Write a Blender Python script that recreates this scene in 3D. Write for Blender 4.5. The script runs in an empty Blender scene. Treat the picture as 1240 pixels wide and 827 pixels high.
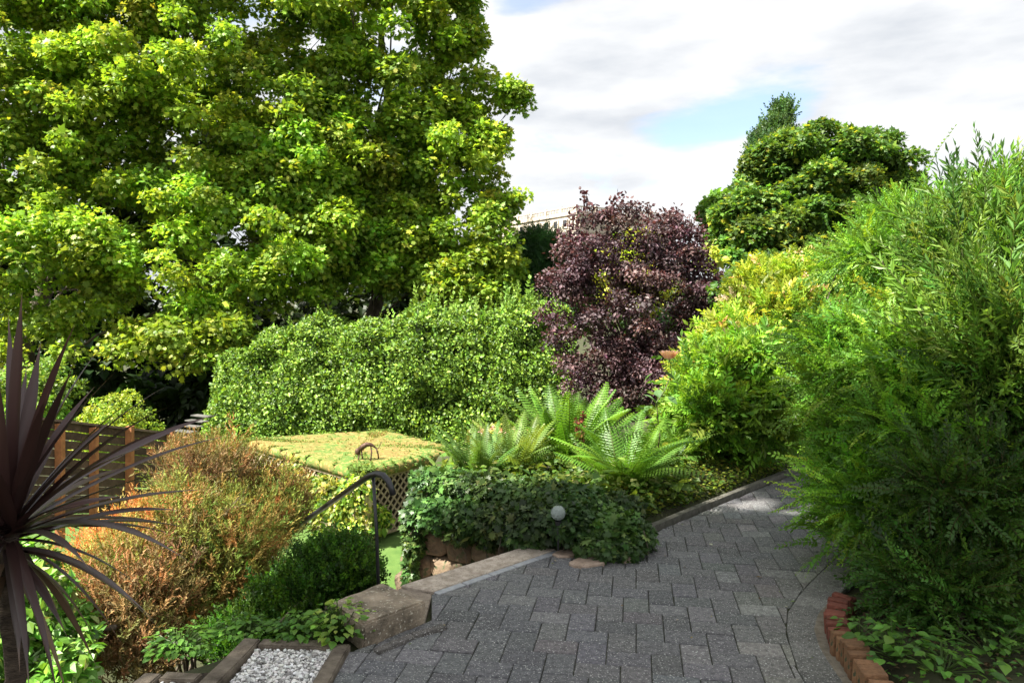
import bpy, bmesh, math
import numpy as np
from mathutils import Vector, noise as mnoise

# ------------------------------------------------------------------ camera, sky, sun, exposure
sc = bpy.context.scene
C = sc.collection
F, EYE = 896.0, 1.6
cam_d = bpy.data.cameras.new('camera')
cam = bpy.data.objects.new('camera', cam_d)
C.objects.link(cam)
cam.location = (0, 0, EYE)
cam.rotation_euler = (math.radians(90), 0, 0)
cam_d.sensor_width = 36
cam_d.lens = 36 * F / 1240
cam_d.shift_y = -28.5 / 1240
cam_d.clip_start = 0.05
cam_d.clip_end = 5000
sc.camera = cam

SUN_EL = math.radians(50)
SUN_AZ = math.atan2(-0.88, -0.475)          # from the left, a little behind the camera
sun_dir = Vector((math.sin(SUN_AZ) * math.cos(SUN_EL), math.cos(SUN_AZ) * math.cos(SUN_EL), math.sin(SUN_EL)))

world = bpy.data.worlds.new('World')
sc.world = world
world.use_nodes = True
nt = world.node_tree
for n in list(nt.nodes):
    nt.nodes.remove(n)
N = lambda t: nt.nodes.new(t)
out = N('ShaderNodeOutputWorld'); bg = N('ShaderNodeBackground')
bg.inputs['Strength'].default_value = 0.1
sky = N('ShaderNodeTexSky'); sky.sky_type = 'NISHITA'; sky.sun_disc = False
sky.sun_elevation = SUN_EL; sky.sun_rotation = SUN_AZ % (2 * math.pi)
sky.air_density = 1.0; sky.dust_density = 0.6; sky.ozone_density = 1.5
tc = N('ShaderNodeTexCoord')
L = nt.links.new
# cloud cover: stretched fbm over the view direction, broken by a blue gap
mp = N('ShaderNodeMapping'); mp.inputs['Scale'].default_value = (1.6, 1.6, 5.5); mp.inputs['Rotation'].default_value = (0.0, 0.22, 0.0)
L(tc.outputs['Generated'], mp.inputs['Vector'])
nz = N('ShaderNodeTexNoise'); nz.inputs['Scale'].default_value = 1.7; nz.inputs['Detail'].default_value = 8; nz.inputs['Roughness'].default_value = 0.55
nz.inputs['Distortion'].default_value = 0.35
L(mp.outputs[0], nz.inputs['Vector'])
nz2 = N('ShaderNodeTexNoise'); nz2.inputs['Scale'].default_value = 3.1; nz2.inputs['Detail'].default_value = 6; nz2.inputs['Roughness'].default_value = 0.5
L(mp.outputs[0], nz2.inputs['Vector'])
def math_node(op, a=None, b=None, c=None):
    m = N('ShaderNodeMath'); m.operation = op
    for i, v in enumerate((a, b, c)):
        if v is None: continue
        if isinstance(v, (int, float)): m.inputs[i].default_value = v
        else: L(v, m.inputs[i])
    return m.outputs[0]
def vmath(op, a, b=None):
    m = N('ShaderNodeVectorMath'); m.operation = op
    L(a, m.inputs[0])
    if b is not None:
        if isinstance(b, tuple): m.inputs[1].default_value = b
        else: L(b, m.inputs[1])
    return m
def hole(cx, cy, cz, sx, sz, tilt):
    d = vmath('SUBTRACT', tc.outputs['Generated'], (cx, cy, cz))
    r = N('ShaderNodeMapping'); r.inputs['Rotation'].default_value = (0, tilt, 0); L(d.outputs[0], r.inputs['Vector'])
    s = vmath('MULTIPLY', r.outputs[0], (1 / sx, 1 / 0.5, 1 / sz))
    ln = vmath('LENGTH', s.outputs[0]).outputs['Value']
    w = math_node('MULTIPLY', math_node('SUBTRACT', nz2.outputs['Fac'], 0.5), 4.2)
    ln = math_node('ADD', ln, w)
    mr = N('ShaderNodeMapRange'); mr.interpolation_type = 'SMOOTHSTEP'
    mr.inputs['From Min'].default_value = 1.35; mr.inputs['From Max'].default_value = 0.35
    L(ln, mr.inputs['Value'])
    return mr.outputs[0]
h1 = hole(0.268, 0.925, 0.250, 0.082, 0.032, 0.35)
h2 = hole(0.02, 0.92, 0.40, 0.05, 0.02, 0.3)
cov = N('ShaderNodeMapRange'); cov.inputs['From Min'].default_value = 0.27; cov.inputs['From Max'].default_value = 0.42
L(nz.outputs['Fac'], cov.inputs['Value'])
cov_o = math_node('MULTIPLY', cov.outputs[0], math_node('SUBTRACT', 1.0, math_node('MULTIPLY', h1, 0.85)))
cov_o = math_node('MULTIPLY', cov_o, math_node('SUBTRACT', 1.0, math_node('MULTIPLY', h2, 0.6)))
cr = N('ShaderNodeValToRGB')
cr.color_ramp.elements[0].position = 0.34; cr.color_ramp.elements[0].color = (0.64, 0.67, 0.715, 1)
cr.color_ramp.elements[1].position = 0.60; cr.color_ramp.elements[1].color = (0.93, 0.935, 0.94, 1)
L(nz2.outputs['Fac'], cr.inputs['Fac'])
# clouds behind the camera, out of view, made brighter to add fill light
sp = N('ShaderNodeSeparateXYZ'); L(tc.outputs['Generated'], sp.inputs[0])
side = N('ShaderNodeMapRange'); side.inputs['From Min'].default_value = -0.2; side.inputs['From Max'].default_value = 0.75
side.inputs['To Min'].default_value = 1.2; side.inputs['To Max'].default_value = 1.0
L(sp.outputs['Y'], side.inputs['Value'])
CLOUD = 3.0
cs = vmath('SCALE', cr.outputs['Color']); L(math_node('MULTIPLY', side.outputs[0], CLOUD), cs.inputs['Scale'])
mx = N('ShaderNodeMix'); mx.data_type = 'RGBA'
skd = vmath('MULTIPLY', sky.outputs[0], (0.78, 0.74, 0.72)); L(cov_o, mx.inputs['Factor']); L(skd.outputs[0], mx.inputs['A']); L(cs.outputs[0], mx.inputs['B'])
L(mx.outputs['Result'], bg.inputs['Color']); L(bg.outputs[0], out.inputs['Surface'])

sun_l = bpy.data.lights.new('sun', 'SUN'); sun_l.energy = 5.0; sun_l.angle = math.radians(0.5); sun_l.color = (1.0, 0.95, 0.86)
sun = bpy.data.objects.new('sun', sun_l); C.objects.link(sun)
sun.rotation_euler = sun_dir.to_track_quat('Z', 'Y').to_euler()

sc.view_settings.view_transform = 'Standard'
sc.view_settings.look = 'None'
sc.view_settings.gamma = 1
sc.view_settings.exposure = 2.02
sc.render.engine = 'CYCLES'
sc.cycles.max_bounces = 6
sc.cycles.transparent_max_bounces = 6

# ------------------------------------------------------------------ helpers
def P(px, py, Z):
    return np.array([(px - 620) / F * Z, Z, EYE - (py - 385) / F * Z])
def G(px, py, z=0.0):
    Z = (EYE - z) * F / (py - 385)
    return np.array([(px - 620) / F * Z, Z, z])
def unit(v):
    v = np.asarray(v, float)
    return v / np.maximum(np.linalg.norm(v, axis=-1, keepdims=True), 1e-9)
def sstep(a, b, x):
    t = np.clip((x - a) / (b - a), 0, 1)
    return t * t * (3 - 2 * t)
def rndu(rng, n):
    return unit(rng.normal(size=(n, 3)))
UP = np.array([0, 0, 1.0])

def tag(o, label=None, cat=None, group=None, kind=None):
    if label: o['label'] = label
    if cat: o['category'] = cat
    if group: o['group'] = group
    if kind: o['kind'] = kind
    return o
def empty(name, loc, label, cat, group=None, rz=0):
    o = bpy.data.objects.new(name, None); C.objects.link(o)
    o.location = [float(v) for v in loc]; o.rotation_euler = (0, 0, rz); o.empty_display_size = 0.1
    return tag(o, label, cat, group)

class Tpl:
    """leaf / sprig template: verts, polygons, w = share of stem colour per vertex"""
    def __init__(s):
        s.v = []; s.f = []; s.w = []
    def poly(s, pts, w=0.0):
        b = len(s.v); s.v += [tuple(p) for p in pts]; s.w += [w] * len(pts); s.f.append(list(range(b, b + len(pts)))); return s
    def done(s):
        s.V = np.array(s.v, float); s.W = np.array(s.w, float)
        s.lt = np.array([len(f) for f in s.f], int); s.lp = np.array([i for f in s.f for i in f], int)
        return s

class Acc:
    def __init__(s): s.V = []; s.LP = []; s.LT = []; s.COL = []; s.MI = []; s.n = 0
    def raw(s, V, faces, col=(1, 1, 1), mi=0):
        V = np.asarray(V, float).reshape(-1, 3)
        s.LP.append(np.array([i for f in faces for i in f], int) + s.n)
        s.LT.append(np.array([len(f) for f in faces], int))
        c = np.asarray(col, float)
        if c.ndim == 1: c = np.tile(c, (len(V), 1))
        s.V.append(V); s.COL.append(c); s.MI.append(np.full(len(faces), mi, int)); s.n += len(V)
        return s
    def put(s, tpl, pos, tip, nrm, size, col, stem=(0.12, 0.08, 0.05), mi=0):
        n = len(pos)
        if n == 0: return s
        Y = unit(tip); X = np.cross(Y, nrm); bad = np.linalg.norm(X, axis=1) < 1e-3
        if bad.any(): X[bad] = np.cross(Y[bad], np.array([0.3, 0.9, 0.1]))
        X = unit(X); Z = np.cross(X, Y)
        M = np.stack([X, Y, Z], axis=2) * np.asarray(size, float).reshape(-1, 1, 1)
        V = np.einsum('nij,vj->nvi', M, tpl.V) + np.asarray(pos)[:, None, :]
        k = len(tpl.V)
        c = np.asarray(col, float)
        if c.ndim == 1: c = np.tile(c, (n, 1))
        w = tpl.W[None, :, None]
        cc = c[:, None, :] * (1 - w) + np.asarray(stem)[None, None, :] * w
        s.V.append(V.reshape(-1, 3)); s.COL.append(cc.reshape(-1, 3))
        s.LP.append((tpl.lp[None, :] + (np.arange(n) * k)[:, None] + s.n).ravel())
        s.LT.append(np.tile(tpl.lt, n)); s.MI.append(np.full(n * len(tpl.lt), mi, int))
        s.n += n * k
        return s
    def tube(s, pts, rad, sides=8, col=(1, 1, 1), mi=0, cap=True):
        pts = np.asarray(pts, float); m = len(pts)
        rad = np.broadcast_to(np.asarray(rad, float), (m,))
        T = unit(np.gradient(pts, axis=0))
        ref = UP if abs(T[0, 2]) < 0.9 else np.array([1.0, 0, 0])
        V = []
        u = unit(np.cross(T[0], ref))
        for i in range(m):
            u = unit(u - T[i] * np.dot(u, T[i])); w = np.cross(T[i], u)
            for k in range(sides):
                a = 2 * math.pi * k / sides
                V.append(pts[i] + rad[i] * (math.cos(a) * u + math.sin(a) * w))
        fs = []
        for i in range(m - 1):
            for k in range(sides):
                a, b = i * sides + k, i * sides + (k + 1) % sides
                fs.append([a, b, b + sides, a + sides])
        if cap:
            fs.append(list(range(sides))[::-1]); fs.append([(m - 1) * sides + k for k in range(sides)])
        return s.raw(V, fs, col, mi)
    def box(s, c, size, rz=0.0, col=(1, 1, 1), mi=0, R=None):
        x, y, z = [v / 2 for v in size]
        V = np.array([[a * x, b * y, d * z] for d in (-1, 1) for b in (-1, 1) for a in (-1, 1)])
        if R is None:
            R = np.array([[math.cos(rz), -math.sin(rz), 0], [math.sin(rz), math.cos(rz), 0], [0, 0, 1]])
        V = V @ np.asarray(R).T + np.asarray(c)
        return s.raw(V, [[0, 2, 3, 1], [4, 5, 7, 6], [0, 1, 5, 4], [2, 6, 7, 3], [0, 4, 6, 2], [1, 3, 7, 5]], col, mi)
    def bar(s, a, b, w, h, up=UP, col=(1, 1, 1), mi=0):
        a = np.asarray(a, float); b = np.asarray(b, float); d = b - a; ln = np.linalg.norm(d); y = d / ln
        x = unit(np.cross(y, up)); z = np.cross(x, y)
        return s.box((a + b) / 2, (w, ln, h), col=col, mi=mi, R=np.stack([x, y, z], axis=1))
    def build(s, name, mats, parent=None, smooth=False, local=None, bevel=0.0):
        me = bpy.data.meshes.new(name)
        V = np.concatenate(s.V); lp = np.concatenate(s.LP); lt = np.concatenate(s.LT); col = np.concatenate(s.COL); mi = np.concatenate(s.MI)
        if parent is not None and local is None:
            V = V - np.array(parent.matrix_basis.translation if parent.parent is None else parent['_w'])
        me.vertices.add(len(V)); me.vertices.foreach_set('co', V.astype(np.float32).ravel())
        me.loops.add(len(lp)); me.loops.foreach_set('vertex_index', lp.astype(np.int32))
        me.polygons.add(len(lt))
        ls = np.concatenate([[0], np.cumsum(lt)[:-1]]).astype(np.int32)
        me.polygons.foreach_set('loop_start', ls); me.polygons.foreach_set('loop_total', lt.astype(np.int32))
        me.polygons.foreach_set('material_index', mi.astype(np.int32))
        me.polygons.foreach_set('use_smooth', np.full(len(lt), smooth, bool))
        ca = me.color_attributes.new('Col', 'FLOAT_COLOR', 'POINT')
        ca.data.foreach_set('color', np.concatenate([np.clip(col, 0, 1), np.ones((len(col), 1))], axis=1).astype(np.float32).ravel())
        me.update(calc_edges=True)
        for m in (mats if isinstance(mats, (list, tuple)) else [mats]): me.materials.append(m)
        o = bpy.data.objects.new(name, me); C.objects.link(o)
        if parent is not None: o.parent = parent
        if bevel > 0:
            bm = bmesh.new(); bm.from_mesh(me)
            bmesh.ops.bevel(bm, geom=list(bm.edges), offset=bevel, segments=2, affect='EDGES', profile=0.6)
            bm.to_mesh(me); bm.free()
        return o

# ------------------------------------------------------------------ materials
def newmat(name):
    m = bpy.data.materials.new(name); m.use_nodes = True
    t = m.node_tree
    for n in list(t.nodes): t.nodes.remove(n)
    return m, t, (lambda k: t.nodes.new(k)), t.links.new
def leafmat(name, trans=0.38, rough=0.45, spec=0.35, tint=(1.25, 1.15, 0.5)):
    m, t, N, L = newmat(name)
    o = N('ShaderNodeOutputMaterial'); at = N('ShaderNodeAttribute'); at.attribute_name = 'Col'
    p = N('ShaderNodeBsdfPrincipled'); p.inputs['Roughness'].default_value = rough; p.inputs['Specular IOR Level'].default_value = spec
    tr = N('ShaderNodeBsdfTranslucent'); mul = N('ShaderNodeMix'); mul.data_type = 'RGBA'; mul.blend_type = 'MULTIPLY'
    mul.inputs['Factor'].default_value = 1; mul.inputs['B'].default_value = (*tint, 1); mul.clamp_result = True
    L(at.outputs['Color'], mul.inputs['A']); L(mul.outputs['Result'], tr.inputs['Color'])
    L(at.outputs['Color'], p.inputs['Base Color'])
    mx = N('ShaderNodeMixShader'); mx.inputs[0].default_value = trans
    L(p.outputs[0], mx.inputs[1]); L(tr.outputs[0], mx.inputs[2]); L(mx.outputs[0], o.inputs['Surface'])
    return m
def surf(name, base=(0.5, 0.5, 0.5), base2=None, scale=8.0, rough=0.8, bump=0.2, bscale=60.0, attr=False, speck=None, speck_scale=200, speck_amt=0.06,
         metallic=0.0, spec=0.3, stretch=(1, 1, 1), detail=6, lo=0.35, hi=0.65):
    m, t, N, L = newmat(name)
    o = N('ShaderNodeOutputMaterial'); p = N('ShaderNodeBsdfPrincipled')
    p.inputs['Roughness'].default_value = rough; p.inputs['Metallic'].default_value = metallic; p.inputs['Specular IOR Level'].default_value = spec
    tcn = N('ShaderNodeTexCoord'); mp = N('ShaderNodeMapping'); mp.inputs['Scale'].default_value = stretch
    L(tcn.outputs['Object'], mp.inputs['Vector'])
    nz = N('ShaderNodeTexNoise'); nz.inputs['Scale'].default_value = scale; nz.inputs['Detail'].default_value = detail; nz.inputs['Roughness'].default_value = 0.65
    L(mp.outputs[0], nz.inputs['Vector'])
    r = N('ShaderNodeValToRGB'); r.color_ramp.elements[0].position = lo; r.color_ramp.elements[1].position = hi
    r.color_ramp.elements[0].color = (*base, 1); r.color_ramp.elements[1].color = (*(base2 or base), 1)
    L(nz.outputs['Fac'], r.inputs['Fac'])
    c = r.outputs['Color']
    if attr:
        at = N('ShaderNodeAttribute'); at.attribute_name = 'Col'
        mul = N('ShaderNodeMix'); mul.data_type = 'RGBA'; mul.blend_type = 'MULTIPLY'; mul.inputs['Factor'].default_value = 1
        L(c, mul.inputs['A']); L(at.outputs['Color'], mul.inputs['B']); c = mul.outputs['Result']
    if speck:
        vs = N('ShaderNodeTexNoise'); vs.inputs['Scale'].default_value = speck_scale; vs.inputs['Detail'].default_value = 2; L(mp.outputs[0], vs.inputs['Vector'])
        rr = N('ShaderNodeMapRange'); rr.inputs['From Min'].default_value = 0.66 - speck_amt; rr.inputs['From Max'].default_value = 0.72 - speck_amt
        L(vs.outputs['Fac'], rr.inputs['Value'])
        mm = N('ShaderNodeMix'); mm.data_type = 'RGBA'; mm.inputs['B'].default_value = (*speck, 1)
        L(rr.outputs[0], mm.inputs['Factor']); L(c, mm.inputs['A']); c = mm.outputs['Result']
    L(c, p.inputs['Base Color'])
    if bump > 0:
        bn = N('ShaderNodeTexNoise'); bn.inputs['Scale'].default_value = bscale; bn.inputs['Detail'].default_value = 5; L(mp.outputs[0], bn.inputs['Vector'])
        b = N('ShaderNodeBump'); b.inputs['Strength'].default_value = bump; b.inputs['Distance'].default_value = 0.02
        L(bn.outputs['Fac'], b.inputs['Height']); L(b.outputs[0], p.inputs['Normal'])
    L(p.outputs[0], o.inputs['Surface'])
    return m

M_leaf = leafmat('leaf', 0.46)
M_leaf_glossy = leafmat('leaf_glossy', 0.28, rough=0.42, spec=0.28)
M_leaf_dry = leafmat('leaf_dry', 0.30, rough=0.7, spec=0.2, tint=(1.2, 1.0, 0.7))
M_leaf_purple = leafmat('leaf_purple', 0.25, rough=0.5, spec=0.3, tint=(1.4, 0.7, 0.6))
M_bark = surf('bark', (0.05, 0.038, 0.028), (0.14, 0.115, 0.085), 6, 0.9, 0.6, 25, stretch=(1, 1, 0.3))
M_soil = surf('soil', (0.018, 0.013, 0.009), (0.06, 0.045, 0.03), 9, 0.95, 0.8, 40)
M_ground = surf('ground', (0.025, 0.022, 0.012), (0.05, 0.06, 0.022), 2.5, 0.95, 0.6, 30)
M_lawn = surf('lawn', (0.075, 0.15, 0.028), (0.11, 0.19, 0.04), 5, 0.9, 0.9, 180)
M_paver = surf('paver', (0.42, 0.42, 0.43), (1.35, 1.34, 1.32), 34, 0.85, 0.7, 110, attr=True, speck=(0.48, 0.48, 0.45), speck_scale=120, speck_amt=0.045, spec=0.25, detail=12, lo=0.28, hi=0.74)
M_joint = surf('joint_sand', (0.02, 0.02, 0.013), (0.05, 0.055, 0.028), 14, 0.95, 0.6, 120)
M_coping = surf('coping', (0.30, 0.25, 0.20), (0.54, 0.47, 0.40), 18, 0.85, 0.35, 120, attr=True, speck=(0.10, 0.09, 0.08), speck_scale=120, speck_amt=0.03)
M_block = surf('weathered_concrete', (0.11, 0.09, 0.065), (0.36, 0.29, 0.21), 7, 0.9, 0.6, 70, speck=(0.42, 0.38, 0.30), speck_scale=60, speck_amt=0.05, detail=10)
M_stone = surf('wall_stone', (0.07, 0.06, 0.045), (0.22, 0.175, 0.125), 5, 0.88, 0.6, 40, attr=True, speck=(0.07, 0.08, 0.04), speck_scale=20, speck_amt=0.04)
M_brick = surf('brick', (0.55, 0.55, 0.55), (1.1, 1.1, 1.1), 14, 0.85, 0.5, 90, attr=True, speck=(0.05, 0.06, 0.03), speck_scale=30, speck_amt=0.05)
M_timber = surf('grey_timber', (0.07, 0.055, 0.04), (0.20, 0.165, 0.125), 10, 0.85, 0.4, 60, stretch=(1, 1, 1), attr=True)
M_pebble = surf('pebble', (0.8, 0.8, 0.8), (1, 1, 1), 60, 0.6, 0.1, 100, attr=True)
M_black = surf('black_metal', (0.012, 0.012, 0.014), (0.02, 0.02, 0.022), 30, 0.38, 0.05, 100, spec=0.5)
M_rust = surf('rusty_wire', (0.05, 0.03, 0.02), (0.12, 0.07, 0.05), 40, 0.6, 0.2, 120, metallic=0.5)
M_fence = surf('fence_board', (0.7, 0.7, 0.7), (1.2, 1.2, 1.2), 12, 0.85, 0.4, 50, attr=True)
M_lattice = surf('lattice', (0.22, 0.17, 0.11), (0.36, 0.29, 0.20), 12, 0.8, 0.3, 60)
M_post = surf('post_timber', (0.28, 0.22, 0.14), (0.50, 0.42, 0.29), 10, 0.8, 0.3, 40, stretch=(3, 3, 0.4))
M_turf = surf('turf_roof', (0.20, 0.145, 0.045), (0.09, 0.16, 0.03), 1.3, 0.95, 0.9, 90, speck=(0.36, 0.24, 0.08), speck_scale=14, speck_amt=0.10, detail=10, lo=0.42, hi=0.58)
M_turf_edge = surf('turf_edge', (0.13, 0.17, 0.035), (0.18, 0.22, 0.05), 3, 0.95, 0.9, 90)
M_slate = surf('slate', (0.06, 0.06, 0.055), (0.15, 0.145, 0.13), 6, 0.7, 0.3, 40)
M_bstone = surf('palace_stone', (0.36, 0.31, 0.25), (0.52, 0.46, 0.38), 0.25, 0.9, 0.1, 2)
M_bdark = surf('palace_window', (0.03, 0.032, 0.036), (0.05, 0.05, 0.055), 1, 0.25, 0.0)
M_wall = surf('render_wall', (0.50, 0.47, 0.42), (0.58, 0.55, 0.5), 2, 0.9, 0.1, 40)

def col_vary(rng, n, palette, weights=None, jit=0.18, hue=0.06):
    pal = np.array(palette, float)
    w = None if weights is None else np.array(weights) / np.sum(weights)
    c = pal[rng.choice(len(pal), n, p=w)]
    c = c * np.exp(rng.normal(0, jit, (n, 1))) * (1 + rng.normal(0, hue, (n, 3)))
    return np.clip(c, 0.002, 0.9)

# ------------------------------------------------------------------ leaf templates
def T_oval(w=0.28, fold=0.07, droop=0.08):
    t = Tpl(); m = 0.48
    t.poly([(0, 0, 0), (w, m, fold), (0, 1, -droop)]); t.poly([(0, 0, 0), (0, 1, -droop), (-w, m, fold)])
    return t.done()
def T_oval6(w=0.3, fold=0.07, droop=0.1):
    t = Tpl()
    for s in (1, -1):
        pts = [(0, 0, 0), (s * w * 0.85, 0.28, fold), (s * w, 0.55, fold), (0, 1, -droop), (0, 0.5, 0.0)]
        t.poly(pts if s > 0 else pts[::-1])
    return t.done()
def T_lobed(spread=1.0, cup=0.1):
    t = Tpl()
    out = [(0, 0), (0.18, -0.05), (0.42, 0.05), (0.30, 0.22), (0.60, 0.38), (0.34, 0.48), (0.40, 0.78), (0.14, 0.66)]
    ring = [(x, y) for x, y in out] + [(0, 1.0)] + [(-x, y) for x, y in out[1:][::-1]]
    pts = [(x * spread, y, -cup * (abs(x) * 1.4 + (y - 0.4) ** 2)) for x, y in ring]
    t.poly(pts)
    return t.done()
def T_lobed5():
    t = Tpl()
    ring = [(0, 0), (0.45, 0.1), (0.25, 0.3), (0.5, 0.6), (0.2, 0.6), (0, 1), (-0.2, 0.6), (-0.5, 0.6), (-0.25, 0.3), (-0.45, 0.1)]
    t.poly([(x, y, -0.15 * abs(x)) for x, y in ring]); return t.done()
def sub_leaf(t, base, tipd, side, ln, w, fold=0.04):
    """small folded leaf added to a template"""
    b = np.array(base); y = unit(np.array(tipd)); x = unit(np.array(side) - y * np.dot(side, y)); z = np.cross(x, y)
    q = lambda a, bb, c: tuple(b + ln * (a * x + bb * y + c * z))
    t.poly([q(0, 0, 0), q(w, 0.45, fold), q(0, 1, -0.08)]); t.poly([q(0, 0, 0), q(0, 1, -0.08), q(-w, 0.45, fold)])
def T_sprig(rng, n=14, leaf=0.13, w=0.26, bend=0.25, stemr=0.006, ang=0.9, whorl=False, taper=0.4):
    """twig along +Y curving down (-Z) with paired leaves"""
    t = Tpl()
    cur = lambda s: np.array([0.06 * math.sin(s * 3), s, -bend * s * s])
    k = 4
    for i in range(k):
        a, b = cur(i / k), cur((i + 1) / k)
        ra, rb = stemr * (1 - 0.6 * i / k), stemr * (1 - 0.6 * (i + 1) / k)
        t.poly([a + (ra, 0, 0), b + (rb, 0, 0), b - (rb, 0, 0), a - (ra, 0, 0)], 1.0)
        t.poly([a + (0, 0, ra), b + (0, 0, rb), b - (0, 0, rb), a - (0, 0, ra)], 1.0)
    for i in range(n):
        s = 0.12 + 0.88 * i / (n - 1)
        for sd in (-1, 1):
            a = rng.uniform(0, 2 * math.pi) if whorl else (0.0 if sd > 0 else math.pi) + rng.normal(0, 0.35)
            sidev = np.array([math.cos(a), 0, math.sin(a)])
            an = ang + rng.normal(0, 0.15)
            if i == n - 1: an *= 0.3
            d = sidev * math.sin(an) + np.array([0, math.cos(an), -2 * bend * s * math.cos(an)])
            sub_leaf(t, cur(s), d, np.cross(d, UP) + rng.normal(0, 0.25, 3), leaf * (1 - taper * s) * rng.uniform(0.8, 1.15), w)
    return t.done()
def T_spray(rng, n=34, stemr=0.008):
    """heathery upright spray with tiny needles, a few side shoots"""
    t = Tpl()
    def shoot(a, b, m, ln):
        a = np.array(a); b = np.array(b); d = unit(b - a)
        t.poly([a + (stemr, 0, 0), b, a - (stemr, 0, 0)], 0.8)
        for i in range(m):
            s = (i + 0.5) / m; q = rndu(rng, 1)[0]; q = unit(q - d * np.dot(q, d)); dd = unit(d * 0.9 + q * 0.7)
            x = np.cross(dd, q); p = a + (b - a) * s
            t.poly([p + x * ln * 0.22, p + dd * ln, p - x * ln * 0.22])
    shoot((0, 0, 0), (0, 1, 0), n // 2, 0.13)
    for k in range(4):
        s = 0.3 + 0.14 * k; a = rng.uniform(0, 6.28)
        shoot((0, s, 0), (0.24 * math.cos(a), s + 0.33, 0.24 * math.sin(a)), n // 7 + 2, 0.12)
    return t.done()
rng0 = np.random.default_rng(5)
OVAL = T_oval(); OVALW = T_oval6(0.33); NARROW = T_oval6(0.15, 0.05, 0.2); PLANE = T_lobed(); LOBE5 = T_lobed5()
SPRAYS = [T_spray(rng0) for _ in range(5)]
SPR_FINE = [T_sprig(rng0, 13, 0.165, 0.27, b) for b in (0.05, 0.2, 0.35, 0.5)]
SPR_WILLOW = [T_sprig(rng0, 12, 0.26, 0.12, b, ang=0.65, whorl=True, taper=0.45) for b in (0.0, 0.1, 0.25)]
SPR_BUSH = [T_sprig(rng0, 6, 0.42, 0.20, b, ang=0.8, taper=0.1) for b in (0.1, 0.3, 0.5)]
SPR_BOX = [T_sprig(rng0, 8, 0.28, 0.30, b, ang=0.85, whorl=True, taper=0.3) for b in (0.0, 0.15)]
SPR_FIR = [T_sprig(rng0, 14, 0.30, 0.09, b, ang=0.9, taper=0.5) for b in (0.1, 0.25, 0.4)]

# ------------------------------------------------------------------ crowns
def env(px, py, rx, ry, Z, rd):
    c = P(px, py, Z); return (c, np.array([rx / F * Z, rd, ry / F * Z]))
def make_clumps(rng, envs, n, rc, inner=0.35, back=0.35, flat=0.75):
    """clump centres on and inside envelope ellipsoids; fewer on the side turned from the garden"""
    vol = np.array([np.prod(e[1]) ** (2 / 3) for e in envs]); vol /= vol.sum()
    out = []
    while len(out) < n:
        c, R = envs[rng.choice(len(envs), p=vol)]
        u = rndu(rng, 1)[0]
        if u[1] > 0.2 and rng.random() > back: continue
        k = rng.uniform(0.85, 1.0) if rng.random() > inner else rng.uniform(0.3, 0.85)
        r = rc * rng.uniform(0.65, 1.35)
        r = min(r, R.min() * 0.8)
        p = c + u * (R - r * 0.7).clip(0.01) * k
        out.append((*p, r, r, r * flat * rng.uniform(0.8, 1.2)))
    return np.array(out)
def foliage(name, rng, clumps, n, tpls, size, palette, weights=None, mat=None, parent=None, clump_var=0.22, up=0.5, outw=0.5, droop=0.3,
            sj=0.25, mode='leaf', shell=0.45, jit=0.15, stem=(0.12, 0.08, 0.05), grow=0.3, acc=None, zmin=None):
    a = acc or Acc()
    tpls = tpls if isinstance(tpls, list) else [tpls]
    area = (clumps[:, 3] * clumps[:, 5]); area = area / area.sum()
    ci = rng.choice(len(clumps), n, p=area)
    u = rndu(rng, n)
    flip = (u[:, 2] < -0.25) & (rng.random(n) < 0.5); u[flip, 2] *= -1
    k = 1 - shell * rng.random(n) ** 1.6
    pos = clumps[ci, :3] + u * clumps[ci, 3:6] * k[:, None]
    if zmin is not None: pos[:, 2] = np.maximum(pos[:, 2], zmin + 0.02 * rng.random(n))
    cv = np.exp(rng.normal(0, clump_var, len(clumps)))
    hv = rng.normal(0, 0.07, (len(clumps), 3))
    col = np.clip(col_vary(rng, n, palette, weights, jit) * cv[ci][:, None] * (1 + hv[ci]), 0.003, 0.85)
    R = rndu(rng, n)
    nrm = unit(u * outw + UP * up + R * 0.55)
    if mode == 'leaf':
        tip = unit(u * 0.6 + rndu(rng, n) * 0.8 + np.array([0, 0, -droop]))
    else:
        tip = unit(u * 0.9 + UP * grow + rndu(rng, n) * 0.45)
    size_ = size * np.exp(rng.normal(0, sj, n))
    which = rng.integers(0, len(tpls), n)
    for i, tp in enumerate(tpls):
        m = which == i
        a.put(tp, pos[m], tip[m], nrm[m], size_[m], col[m], stem)
    if acc is not None: return a
    return a.build(name, mat or M_leaf, parent)
def limb(p0, p1, rng, sag=0.1, m=7):
    t = np.linspace(0, 1, m)[:, None]
    d = np.array(p1) - np.array(p0); L_ = np.linalg.norm(d)
    mid = np.array([0, 0, sag * L_])
    pts = np.array(p0) + d * t + mid * (4 * t * (1 - t)) * 0.5
    pts[1:-1] += rng.normal(0, 0.02 * L_, (m - 2, 3))
    return pts
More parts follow.
